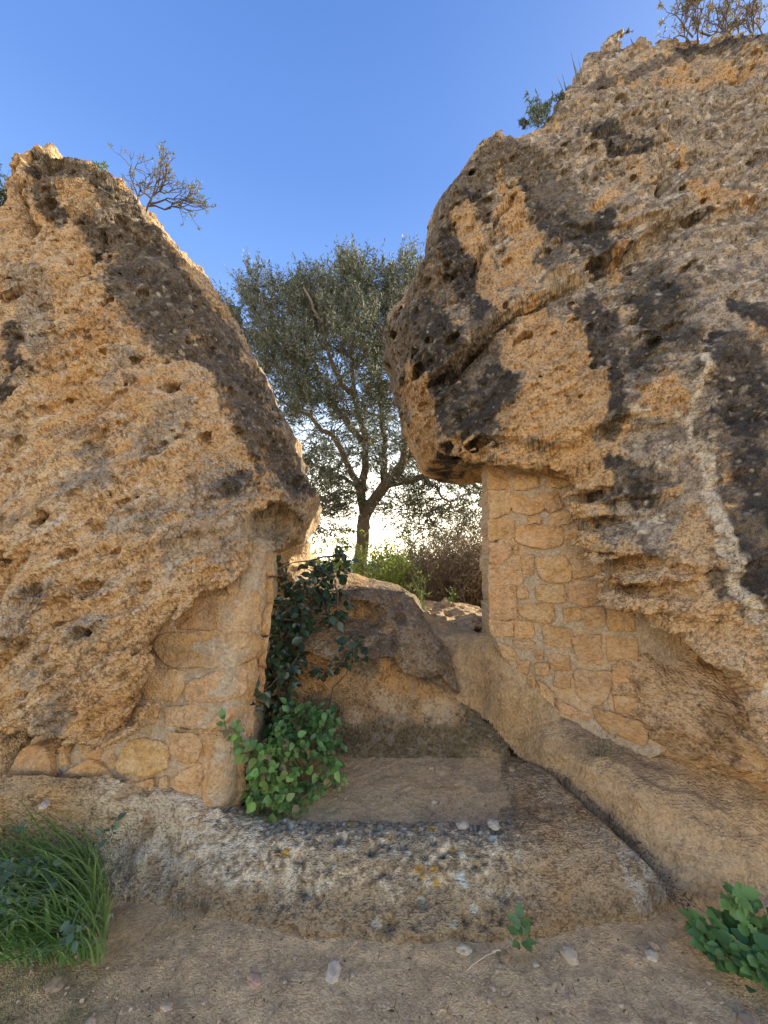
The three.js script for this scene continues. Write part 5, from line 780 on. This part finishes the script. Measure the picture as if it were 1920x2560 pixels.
function climber(o) {
  const r = rng(o.seed), base = o.base.clone(), t = thing(o.name, base, o.label, o.category ?? 'plant'), tw = new Twigs(4), list = []; list.mat = o.mat;
  const cols = o.colors, mats = cols.map((c) => green(c, o.look));
  let prev = null;
  for (const [px, py, D, rx, ry, n] of o.blobs) {
    const c = P(px, py, D).sub(base);
    if (o.stems !== false && n > 10) { const from = prev && prev.distanceTo(c) < 0.55 ? prev : V3(c.x * 0.3, 0, c.z * 0.3); tw.tube(curve(from, c, rv(r).multiplyScalar(0.06), r, 6, 0.12), o.stem ?? 0.006, 0.003, o.wood ?? [0.12, 0.1, 0.05]); }
    prev = c;
    for (let k = 0; k < n; k++) {
      let q; do q = rv(r); while (q.lengthSq() > 1);
      const p = P(px + q.x * rx, py + q.y * ry, D - 0.12 + 0.24 * r() * (o.deep ?? 1) + 0.1 * Math.abs(q.x)).sub(base);
      const d = rv(r).add(V3(q.x * 0.8, 0.1 - 0.5 * q.y * 0 - (o.hang ?? 0.3), 0.55)).normalize(), nr = V3(0, 0.75, 0.6).addScaledVector(rv(r), 0.6).normalize();
      list.push({ pos: p, dir: d, nrm: nr, s: o.size * (0.45 + 0.85 * r()), m: Math.floor(r() * cols.length) });
      if (r() < 0.3) tw.tube(curve(p, p.clone().lerp(c, 0.35 + 0.3 * r()), rv(r).multiplyScalar(0.015), r, 3, 0.1), 0.0015, 0.0022, o.wood ?? [0.12, 0.1, 0.05]);
    }
  }
  part(t, 'stems', tw.geometry, bark, 'stuff'); leafy(t, list, o.shapes, mats, cols);
  return t;
}
climber({ name: 'climbing_shrub', label: 'dark glossy evergreen climber hanging in the cleft between masonry and boulder', seed: 51, base: P(700, 1960, 2.75), mat: LM.glossy, look: { roughness: 0.3, transmission: 0.08 }, size: 0.062, shapes: [LEAF.ovate], stem: 0.009, wood: [0.09, 0.07, 0.045],
  colors: [[0.03, 0.055, 0.024], [0.04, 0.07, 0.03], [0.024, 0.042, 0.02], [0.055, 0.085, 0.035]],
  blobs: [[690, 1800, 2.75, 50, 50, 90], [690, 1700, 2.72, 50, 70, 150], [660, 1650, 2.6, 36, 40, 50], [700, 1610, 2.78, 55, 50, 120], [680, 1540, 2.72, 40, 50, 90], [760, 1540, 2.85, 60, 50, 120], [790, 1480, 2.92, 70, 45, 140], [840, 1520, 2.85, 40, 40, 50], [830, 1430, 2.96, 50, 28, 55], [790, 1420, 2.98, 45, 30, 40], [860, 1385, 3.0, 28, 26, 24], [705, 1420, 2.9, 14, 50, 30], [715, 1470, 2.9, 30, 30, 30], [890, 1620, 2.72, 34, 42, 38], [850, 1660, 2.76, 22, 12, 12], [810, 1680, 2.8, 25, 16, 14], [745, 1640, 2.85, 30, 60, 50], [650, 1730, 2.52, 30, 50, 40]] });
climber({ name: 'nettle_clump', label: 'bright green toothed leafy plant spilling onto the sandy floor beside masonry', seed: 52, base: P(700, 2040, 2.35), mat: LM.soft, size: 0.044, hang: 0.15, shapes: [LEAF.toothed], wood: [0.14, 0.2, 0.05], stem: 0.004,
  colors: [[0.13, 0.28, 0.045], [0.17, 0.34, 0.06], [0.1, 0.22, 0.04], [0.2, 0.37, 0.08], [0.13, 0.26, 0.06], [0.22, 0.27, 0.07], [0.24, 0.19, 0.08]],
  blobs: [[690, 2020, 2.28, 70, 34, 90], [640, 1980, 2.26, 36, 60, 80], [700, 1960, 2.34, 80, 60, 150], [650, 1900, 2.3, 50, 50, 100], [720, 1880, 2.45, 70, 60, 120], [615, 1880, 2.24, 26, 26, 34], [580, 1830, 2.2, 26, 28, 26], [560, 1800, 2.18, 14, 16, 12], [795, 1960, 2.4, 34, 30, 36], [840, 1950, 2.42, 30, 26, 26], [740, 2020, 2.3, 60, 24, 30], [820, 1900, 2.52, 36, 30, 40]] });
climber({ name: 'bramble', label: 'mid green bramble with small paired leaves below the dark climber', seed: 53, base: P(760, 1960, 2.55), mat: LM.soft, size: 0.045, shapes: [LEAF.ovate], wood: [0.1, 0.13, 0.04], stem: 0.004, colors: [[0.075, 0.18, 0.04], [0.1, 0.225, 0.05], [0.06, 0.14, 0.035]],
  blobs: [[740, 1790, 2.56, 60, 40, 130], [800, 1800, 2.58, 50, 50, 130], [770, 1850, 2.54, 60, 40, 110], [700, 1830, 2.5, 40, 40, 70], [830, 1860, 2.56, 30, 40, 50]] });
// blades
function blades(t, r, list, col, mat) { const p = [], i = [], c = []; for (const b of list) { const o = p.length / 3, n = 7, d = V3(b.dx, 0, b.dz), s = V3(-b.dz, 0, b.dx).normalize(); for (let k = 0; k <= n; k++) { const u = k / n, w = b.w * (1 - u * u) * 0.5 + 0.0004, x = b.x + d.x * b.l * (u * b.lean + b.bend * u * u), z = b.z + d.z * b.l * (u * b.lean + b.bend * u * u), y = b.y + b.l * (u * (1 - 0.3 * b.lean) - b.bend * 0.75 * u * u * u); p.push(x - s.x * w, y + w * 0.5, z - s.z * w, x + s.x * w, y + w * 0.5, z + s.z * w); const q = col[Math.floor(b.t * col.length)], v2 = 0.8 + 0.4 * b.t; c.push(q[0] * v2, q[1] * v2, q[2] * v2, q[0] * v2, q[1] * v2, q[2] * v2); if (k < n) { const a = o + k * 2; i.push(a, a + 1, a + 2, a + 1, a + 3, a + 2); } } } return part(t, 'blades', geo(p, i, c), mat ?? LM.soft, 'stuff'); }
{ // grass tuft at the lower left
  const r = rng(61), base = G(90, 2330, 0), t = thing('grass_tuft', base, 'lush green grass tuft with long arching blades at the foot of the rock ledge', 'grass tuft'), list = [];
  for (let k = 0; k < 950; k++) { const q = G(-160 + 430 * Math.pow(r(), 0.75) , 2170 + 250 * r(), 0).sub(base), a = 2.4 + (r() - 0.5) * 3.4, tall = r(); list.push({ x: q.x, y: 0, z: q.z, dx: Math.cos(a), dz: Math.abs(Math.sin(a)) * 0.9, l: 0.16 + 0.32 * tall * tall + 0.1 * r(), w: 0.006 + 0.009 * r() * r(), lean: 0.15 + 0.45 * r(), bend: 0.2 + 0.55 * r() * r(), t: r() }); }
  for (const [px, py, h, lx] of [[130, 2160, 0.36, 0.08], [210, 2200, 0.34, 0.06], [225, 2170, 0.26, 0.1], [190, 2150, 0.3, 0.25], [160, 2200, 0.42, 0.3], [110, 2130, 0.34, 0.1], [240, 2210, 0.3, 0.2]]) { const q = G(px, py, 0.02).sub(base); list.push({ x: q.x, y: 0, z: q.z, dx: 1, dz: 0.1, l: h, w: 0.008, lean: lx, bend: 0.12, t: r() }); }
  blades(t, r, list, [[0.17, 0.33, 0.06], [0.22, 0.4, 0.08], [0.13, 0.26, 0.05], [0.24, 0.4, 0.08], [0.15, 0.3, 0.05]]);
}
climber({ name: 'clover_patch', label: 'blue green round leaved weed behind the grass tuft', seed: 62, base: G(60, 2240, 0), mat: LM.soft, size: 0.036, shapes: [LEAF.ovate], hang: 0, wood: [0.1, 0.16, 0.06], stem: 0.0025, colors: [[0.075, 0.14, 0.075], [0.06, 0.115, 0.06], [0.1, 0.17, 0.09]],
  blobs: [[20, 2190, 1.78, 60, 40, 90], [100, 2180, 1.86, 50, 36, 90], [150, 2220, 1.85, 40, 30, 50], [40, 2260, 1.7, 60, 40, 70], [270, 2080, 1.95, 18, 24, 7], [300, 2050, 1.95, 14, 12, 5], [60, 2070, 1.95, 24, 14, 5], [190, 2330, 1.6, 40, 40, 16]] });
{ // rosette weed at the lower right
  const r = rng(71), base = G(1850, 2400, 0), t = thing('leafy_weed', base, 'large leaved green weed on the bare earth below the bedrock slope', 'weed'), list = [], cols = [[0.085, 0.19, 0.04], [0.11, 0.235, 0.05], [0.065, 0.15, 0.035], [0.15, 0.28, 0.06]], mats = cols.map((c) => green(c));
  const bunch = (px, py, n, rad, s, up) => { const c = G(px, py, 0).sub(base); for (let k = 0; k < n; k++) { const a = r() * 6.283, e = up * (0.3 + 0.8 * r()); const d = V3(Math.cos(a), e, Math.sin(a)).normalize(); list.push({ pos: c.clone().add(V3(Math.cos(a) * rad * r(), 0.02 + 0.1 * r() * up, Math.sin(a) * rad * r())), dir: d, nrm: V3(0, 1, 0.35).addScaledVector(rv(r), 0.3).normalize(), s: s * (0.7 + 0.6 * r()), m: Math.floor(r() * 4) }); } };
  bunch(1800, 2400, 26, 0.09, 0.05, 0.6); bunch(1880, 2420, 80, 0.14, 0.055, 0.6); bunch(1770, 2370, 20, 0.05, 0.05, 0.8); bunch(1890, 2350, 50, 0.09, 0.042, 0.9); bunch(1940, 2450, 60, 0.14, 0.055, 0.5);
  const stem = new Twigs(4), pts = curve(G(1850, 2330, 0).sub(base), P(1850, 2250, 1.72).sub(base), V3(0.02, 0, 0), r, 5, 0.05); stem.tube(pts, 0.003, 0.002, [0.15, 0.22, 0.06]);
  for (let k = 0; k < 26; k++) { const q = pts[1].clone().lerp(pts[5], r()).addScaledVector(rv(r), 0.035); list.push({ pos: q, dir: rv(r).add(V3(0, 0.2, 0.2)).normalize(), nrm: V3(0, 0.8, 0.6), s: 0.045 + 0.02 * r(), m: 3 }); }
  part(t, 'stem', stem.geometry, bark); leafy(t, list, [LEAF.toothed, LEAF.lobed, LEAF.toothed], mats, cols);
}
{ // seedling by the straw
  const r = rng(72), base = G(1304, 2365, 0.0), t = thing('seedling', base, 'small round leaved green seedling on the earth before the rock sill', 'seedling'), list = [], cols = [[0.12, 0.21, 0.06], [0.15, 0.25, 0.075]], mats = cols.map((c) => green(c));
  for (let k = 0; k < 11; k++) { const a = k * 2.4 + r() * 0.5, e = k < 5 ? 0.25 : 1.1; list.push({ pos: V3(Math.cos(a) * 0.012, 0.012 + 0.005 * k, Math.sin(a) * 0.012 - 0.03 * (k > 7 ? 1 : 0)), dir: V3(Math.cos(a), e, Math.sin(a)).normalize(), nrm: V3(0, 1, 0.3).normalize(), s: 0.042 + 0.02 * r(), m: k }); }
  leafy(t, list, [LEAF.ovate], mats, cols);
}
function rosemary() { // needle leaved sprig on the slope
  const r = rng(73), base = P(1500, 1895, 2.4), t = thing('rosemary_sprig', base, 'thin needle leaved sprig growing from the bedrock slope below the masonry', 'sprig'), tw = new Twigs(4), lv = new Leaves();
  for (const [dx, h] of [[-0.09, 0.1], [-0.05, 0.15], [-0.02, 0.2], [0.01, 0.21], [0.04, 0.18], [0.075, 0.2], [0.1, 0.12], [-0.12, 0.12], [0.02, 0.12]]) { const pts = curve(V3(dx * 0.2, 0, 0), V3(dx, h, 0.05 + 0.04 * r()), V3(dx * 0.4, -0.01, 0.03), r, 6, 0.04); tw.tube(pts, 0.0025, 0.0012, [0.3, 0.28, 0.18]); for (let k = 0; k < 26; k++) { const q = pts[Math.floor(r() * 6)].clone().lerp(pts[1 + Math.floor(r() * 5)], r() * 0.5); lv.add(q, rv(r).add(V3(0, 0.3, 0.2)).normalize(), rv(r), 0.024, 0.004, r() < 0.5 ? [0.1, 0.12, 0.06] : [0.16, 0.17, 0.1]); } }
  part(t, 'stems', tw.geometry, bark, 'stuff'); part(t, 'needles', lv.geometry, LM.olive, 'stuff');
}
rosemary();
{ // dry wispy tuft below the ledge
  const r = rng(74), base = G(460, 2300, 0), t = thing('dry_grass_tuft', base, 'small wispy dry grass tuft on the earth below the rock ledge', 'grass tuft'), list = [];
  for (let k = 0; k < 60; k++) { const a = r() * 6.283; list.push({ x: (r() - 0.5) * 0.16, y: 0, z: (r() - 0.5) * 0.06, dx: Math.cos(a), dz: Math.sin(a), l: 0.05 + 0.06 * r(), w: 0.0022, lean: 0.5, bend: 0.4, t: r() }); }
  blades(t, r, list, [[0.3, 0.27, 0.16], [0.2, 0.21, 0.1], [0.36, 0.31, 0.2]], LM.dry);
}
// twiggy shrubs on the cliff tops
function twiggy(name, label, o) {
  const r = rng(o.seed), base = o.base, t = thing(name, base, label, 'shrub'), tw = new Twigs(5), lv = new Leaves();
  const grow = (p, d, l, rad, lvl) => {
    const mid = p.clone().addScaledVector(d, l * 0.5).addScaledVector(rv(r), l * 0.12), e = mid.clone().addScaledVector(d.clone().addScaledVector(rv(r), 0.5).normalize(), l * 0.55);
    tw.tube([p, mid, e], rad, rad * 0.72, o.wood);
    if (lvl > 0) { const n = r() < 0.75 ? 2 : 3; for (let k = 0; k < n; k++) grow(e, d.clone().addScaledVector(rv(r), 0.85).add(V3(0, o.up ?? 0.2, 0)).addScaledVector(o.dir, 0.15).normalize(), l * (0.72 + 0.25 * r()), rad * 0.7, lvl - 1); if (r() < 0.35) grow(mid, d.clone().addScaledVector(rv(r), 1).normalize(), l * 0.6, rad * 0.55, Math.max(0, lvl - 2)); }
    else if (r() < o.tip) for (let k = 0; k < o.tipn; k++) { const c = o.tips[Math.floor(r() * o.tips.length)]; lv.add(e, rv(r).add(V3(0, 0.2, 0)).normalize(), rv(r), o.tl * (0.7 + 0.6 * r()), o.tl * 0.3, c); }
  };
  for (let k = 0; k < o.n; k++) grow(V3((r() - 0.5) * o.spread, 0, (r() - 0.5) * 0.1), o.dir.clone().addScaledVector(rv(r), o.fan).normalize(), o.l, o.rad, o.lvl);
  part(t, 'branches', tw.geometry, bark, 'stuff'); part(t, 'tips', lv.geometry, LM.soft, 'stuff');
}
twiggy('bare_shrub', 'bare twisting twigs with few green tips on the sloping cliff ridge', { seed: 88, base: P(352, 520, 2.85), n: 5, spread: 0.2, dir: V3(0.8, 0.35, 0.1).normalize(), fan: 0.8, l: 0.125, rad: 0.008, lvl: 4, wood: [0.13, 0.105, 0.1], tip: 0.5, tipn: 6, tips: [[0.2, 0.24, 0.07], [0.3, 0.26, 0.12]], tl: 0.028, up: -0.05 });
twiggy('bare_shrub', 'small bare twig with yellow green tip on the peak of the ridged cliff', { seed: 83, base: P(240, 412, 2.72).add(V3(0, -0.12, 0)), n: 3, spread: 0.16, dir: V3(0.2, 0.9, 0.1).normalize(), fan: 0.8, l: 0.06, rad: 0.005, lvl: 1, wood: [0.13, 0.105, 0.1], tip: 0.7, tipn: 14, tips: [[0.3, 0.36, 0.06], [0.24, 0.3, 0.06]], tl: 0.035 });
twiggy('dry_cliff_shrub', 'dry branching shrub with straw coloured flower heads on top of the tallest cliff', { seed: 97, base: P(1800, 98, 2.85).add(V3(0, -0.04, 0.0)), n: 14, spread: 0.95, dir: V3(-0.15, 1, 0.25).normalize(), fan: 0.6, l: 0.11, rad: 0.0075, lvl: 4, wood: [0.14, 0.11, 0.085], tip: 0.6, tipn: 8, tips: [[0.4, 0.27, 0.1], [0.34, 0.26, 0.14], [0.22, 0.24, 0.1]], tl: 0.035, up: 0.12 });
shrub('cliff_bush', 'small leafy grey green bush on the shoulder of the tallest cliff', null, { seed: 91, base: P(1355, 308, 2.86), rx: 0.12, ry: 0.27, rz: 0.1, twigs: 16, thick: 0.004, wood: [0.2, 0.2, 0.13], leaf: [[0.14, 0.2, 0.1], [0.18, 0.23, 0.13]], leaves: 8, ll: 0.05, lw: 0.012, mat: LM.soft, category: 'bush' });
shrub('cliff_bush', 'tiny dark bush on the cliff edge beside the small leafy bush', null, { seed: 92, base: P(1312, 316, 2.86), rx: 0.04, ry: 0.08, rz: 0.04, twigs: 8, thick: 0.003, wood: [0.15, 0.14, 0.1], leaf: [[0.1, 0.12, 0.07]], leaves: 8, ll: 0.025, lw: 0.009, mat: LM.soft, category: 'bush' });
shrub('cliff_bush', 'tiny dark bush at the foot of the upright grass blades', null, { seed: 93, base: P(1402, 258, 2.88), rx: 0.04, ry: 0.09, rz: 0.04, twigs: 8, thick: 0.003, wood: [0.15, 0.14, 0.1], leaf: [[0.1, 0.12, 0.07]], leaves: 8, ll: 0.03, lw: 0.009, mat: LM.soft, category: 'bush' });
shrub('cliff_bush', 'leafy green bush behind the peak of the ridged cliff at the picture edge', null, { seed: 94, base: P(-5, 545, 2.75), rx: 0.2, ry: 0.4, rz: 0.15, twigs: 26, thick: 0.004, wood: [0.2, 0.2, 0.13], leaf: [[0.13, 0.2, 0.07], [0.17, 0.24, 0.09]], leaves: 9, ll: 0.045, lw: 0.013, mat: LM.soft, category: 'bush' });
for (const [px, py, n, h, seed, label] of [[1420, 245, 5, 0.3, 1, 'thin upright grass blades on the cliff shoulder beside the bushes'], [1452, 205, 7, 0.34, 2, 'tallest thin grass blades on the rise of the tallest cliff'], [1575, 96, 3, 0.12, 3, 'few short grass blades on the flat top of the tallest cliff']]) {
  const r = rng(200 + seed), base = P(px, py, 2.88), t = thing('cliff_grass', base, label, 'grass blades'), list = [];
  for (let k = 0; k < n; k++) list.push({ x: (r() - 0.5) * 0.1, y: -0.03, z: (r() - 0.5) * 0.06, dx: r() < 0.6 ? -1 : 1, dz: 0.1, l: h * (0.5 + 0.6 * r()), w: 0.009, lean: 0.05 + 0.22 * r(), bend: 0.04, t: r() });
  blades(t, r, list, [[0.13, 0.13, 0.11], [0.16, 0.15, 0.12]], LM.dry);
}
log('plants');
// ---------------------------------------------------------------- loose stones, straw, litter
function pebble(seed, sx, sy, sz, col) {
  const g = new THREE.IcosahedronGeometry(1, 2), p = g.attributes.position, c = new Float32Array(p.count * 3);
  for (let i = 0; i < p.count; i++) { const x = p.getX(i), y = p.getY(i), z = p.getZ(i), f = 1 + 0.35 * noise(x * 1.3 + seed * 3.7, y * 1.3, z * 1.3) + 0.12 * noise(x * 3.5, y * 3.5 + seed, z * 3.5), k = 0.85 + 0.3 * noise(x * 3 + seed, y * 3, z * 3); p.setXYZ(i, x * f * sx, Math.max(-0.6, y * f) * sy, z * f * sz); c.set([col[0] * k, col[1] * k, col[2] * k], i * 3); }
  g.setAttribute('color', new THREE.BufferAttribute(c, 3)); g.computeVertexNormals(); return g;
}
const loose = [
  [835, 2405, 15, 20, [0.62, 0.55, 0.46], 'pale cream loose stone alone on the bare earth, largest of the loose stones'], [1160, 2355, 12, 13, [0.7, 0.62, 0.46], 'cream angular stone at the end of the dry straw'], [1422, 2362, 14, 17, [0.62, 0.52, 0.38], 'cream stone with dark underside beyond the green seedling'], [1626, 2362, 10, 11, [0.64, 0.57, 0.45], 'small white stone on the earth before the corner of the rock sill'], [1632, 2336, 8, 9, [0.5, 0.38, 0.24], 'small tan stone touching the rock sill corner'], [1680, 2326, 9, 8, [0.52, 0.38, 0.22], 'round tan stone near the groove mouth'],
  [636, 2432, 11, 15, [0.56, 0.38, 0.29], 'pinkish oval stone left of the largest pale stone'], [142, 2440, 17, 13, [0.44, 0.33, 0.23], 'flat tan stone on the mossy earth near the grass tuft'], [416, 2500, 9, 10, [0.58, 0.46, 0.34], 'small beige stone at the picture bottom on mossy earth'], [1262, 2370, 10, 9, [0.42, 0.3, 0.17], 'ochre pebble between straw and seedling'], [1338, 2388, 6, 6, [0.5, 0.44, 0.36], 'grey pebble just below the seedling'], [890, 2336, 5, 5, [0.55, 0.42, 0.28], 'tan pebble against the foot of the rock sill'], [1875, 2540, 20, 14, [0.42, 0.31, 0.22], 'brown stone at the picture corner below the leafy weed'], [223, 2545, 9, 11, [0.6, 0.48, 0.36], 'beige stone at the very bottom of the picture'],
];
loose.forEach(([px, py, a, b, col, label], i) => { const p = G(px, py, 0); p.y = terrainHeight(p.x, p.z); const m = M_PX(Math.hypot(p.x, CAM_H, p.z)); const o = add('loose_stone', pebble(i + 2, a * m * 0.8, Math.min(a, b) * m * 0.45, b * m * 0.95, [col[0], col[1] * 0.92, col[2] * 0.8]), M.plain, label, 'stone'); o.position.copy(p).add(V3(0, 0.004, 0)); o.rotation.y = i * 1.7; });
for (const [px, py, y, a, b, col, label] of [[1156, 2062, 0.208, 14, 12, [0.42, 0.4, 0.36], 'grey stone on the inner edge of the rock sill'], [1232, 2060, 0.208, 13, 13, [0.47, 0.45, 0.4], 'rounder pale grey stone on the inner edge of the rock sill'], [1087, 2006, 0.155, 7, 7, [0.6, 0.52, 0.42], 'white pebble in the middle of the sandy floor'], [1078, 1920, 0.158, 7, 5, [0.55, 0.45, 0.33], 'pale pebble at the foot of the boulder'], [112, 2012, 0.335, 15, 7, [0.72, 0.66, 0.58], 'flat white stone chip on the ledge under the masonry'], [1282, 1924, 0.19, 9, 8, [0.5, 0.38, 0.22], 'tan pebble at the corner of the sandy floor'], [368, 2038, 0.3, 7, 6, [0.48, 0.34, 0.22], 'brown pebble on the ledge below the masonry']]) {
  const p = G(px, py, y), m = M_PX(Math.hypot(p.x, CAM_H - y, p.z)); const o = add('loose_stone', pebble(px, a * m * 0.85, Math.min(a, b) * m * 0.55, b * m, [col[0], col[1] * 0.92, col[2] * 0.8]), M.plain, label, 'stone'); o.position.copy(p); o.rotation.y = px;
}
{ // straw on the earth
  const tw = new Twigs(4), r = rng(5), base = G(1150, 2385, 0.01); base.y = terrainHeight(base.x, base.z) + 0.006; const t = thing('straw', base, 'split dry straw lying on the earth before the rock sill', 'straw');
  const q = (x, y) => { const w = G(x, y, 0); w.y = base.y; return w.sub(base); };
  tw.tube(curve(q(1165, 2408), q(1225, 2366), V3(0, 0.01, 0), r, 5, 0.02), 0.003, 0.002, [0.55, 0.47, 0.33]); tw.tube(curve(q(1225, 2366), q(1250, 2358), V3(0, 0.01, 0), r, 3, 0.02), 0.004, 0.003, [0.55, 0.47, 0.33]); tw.tube(curve(q(1190, 2388), q(1240, 2362), V3(0, 0.012, 0), r, 4, 0.02), 0.0025, 0.0015, [0.5, 0.42, 0.28]);
  part(t, 'stalks', tw.geometry, M.plain);
}
{ // grit: small pebbles over the earth and the passage floor
  const r = rng(8), n = 1500, g = pebble(3, 1, 0.7, 1, [1, 1, 1]); g.deleteAttribute('uv'); const im = new THREE.InstancedMesh(g, std({ vertexColors: true }), n), m = new THREE.Matrix4(), c = new THREE.Color();
  for (let k = 0; k < n; k++) {
    const fl = k < 260; let x, z, y;
    if (fl) { const p = G(780 + 480 * r(), 1920 + 140 * r(), 0.155); x = p.x; z = p.z; y = 0.155; } else { const p = G(-150 + 2250 * r(), 2260 + 330 * Math.pow(r(), 0.8), 0); x = p.x; z = p.z; y = terrainHeight(x, z) + 0.004; }
    const s = 0.002 + 0.0055 * Math.pow(r(), 4); m.makeRotationY(r() * 6).scale(V3(s * (0.8 + 0.5 * r()), s, s)).setPosition(x, y, z); im.setMatrixAt(k, m); const v2 = 0.5 + 0.6 * r(); c.setRGB(0.58 * v2, 0.43 * v2, (0.24 + 0.1 * r()) * v2); im.setColorAt(k, c);
  }
  shadows(im); im.name = 'grit'; scene.add(im); tag(im, 'fine pale grit and pebbles scattered over the earth', 'grit', null, 'stuff');
}
{ // leaf litter in the groove and at its mouth
  const r = rng(9), line = [[1165, 1742, 0.45], [1220, 1788, 0.36], [1300, 1853, 0.295], [1400, 1944, 0.222], [1500, 2036, 0.147], [1600, 2136, 0.07], [1680, 2235, 0.02], [1720, 2280, 0.01]].map((a) => G(...a)), lv = new Leaves();
  for (let k = 0; k < 330; k++) { const u = Math.pow(r(), 0.7) * (line.length - 1), i = Math.min(line.length - 2, u | 0), q = line[i].clone().lerp(line[i + 1], u - i); const w = i >= 5 ? 0.05 : 0.014; q.x += (r() - 0.5) * w * 2; q.z += (r() - 0.5) * w * 2; q.y += 0.012 + 0.02 * r(); const v2 = 0.5 + r(); lv.add(q, rv(r).setY((r() - 0.5) * 0.6).normalize(), V3(0, 1, 0).addScaledVector(rv(r), 0.5), 0.016 + 0.03 * r() * r(), 0.005 + 0.006 * r(), [0.17 * v2, 0.115 * v2, 0.07 * v2]); }
  add('leaf_litter', lv.geometry, LM.dry, 'dark leaf litter lying along the groove beside the bedrock slope', 'litter', null, 'stuff');
}
{ // dry bits blown over the earth
  const r = rng(19), lv = new Leaves();
  for (let k = 0; k < 420; k++) { const fl = k < 60, q = fl ? G(780 + 480 * r(), 1920 + 140 * r(), 0.155) : G(-100 + 2100 * r(), 2280 + 300 * r(), 0); q.y = (fl ? 0.158 : terrainHeight(q.x, q.z) + 0.008) + 0.004 * r(); const v2 = 0.6 + 0.7 * r(), tone = r() < 0.5 ? [0.13, 0.085, 0.05] : [0.42, 0.31, 0.18]; const thin = r() < 0.4; lv.add(q, rv(r).setY((r() - 0.5) * 0.3).normalize(), V3(0, 1, 0).addScaledVector(rv(r), 0.4), thin ? 0.03 + 0.05 * r() : 0.01 + 0.02 * r() * r(), thin ? 0.0022 : 0.005 + 0.006 * r(), [tone[0] * v2, tone[1] * v2, tone[2] * v2]); }
  add('dry_litter', lv.geometry, LM.dry, 'dry leaf and stalk bits scattered on the bare earth', 'litter', null, 'stuff');
}
// things of one kind share a group
{
  const groups = { limestone_cliff: 'limestone cliffs either side of the gap', rubble_wall: 'mortared rubble walls under the cliffs', sunlit_rock: 'sunlit rocks behind the boulder', olive_shrub: 'grey green shrubs behind the gap', fennel_clump: 'bright herb clumps beside the tree', young_herb: 'small herbs behind the boulder', bare_shrub: 'bare twigs on the ridged cliff', cliff_bush: 'small bushes on the cliff tops', cliff_grass: 'grass blades on the tallest cliff', loose_stone: 'loose stones lying about' };
  for (const o of scene.children) { const g = groups[o.name.replace(/_\d{3}$/, '')]; if (g) o.userData.group = g; }
}
{ let n = 0; scene.traverse((o) => { if (o.isMesh && !o.isInstancedMesh) n += (o.geometry.index ? o.geometry.index.count : o.geometry.attributes.position.count) / 3; }); log('triangles ' + n); }
renderer.render(scene, camera);
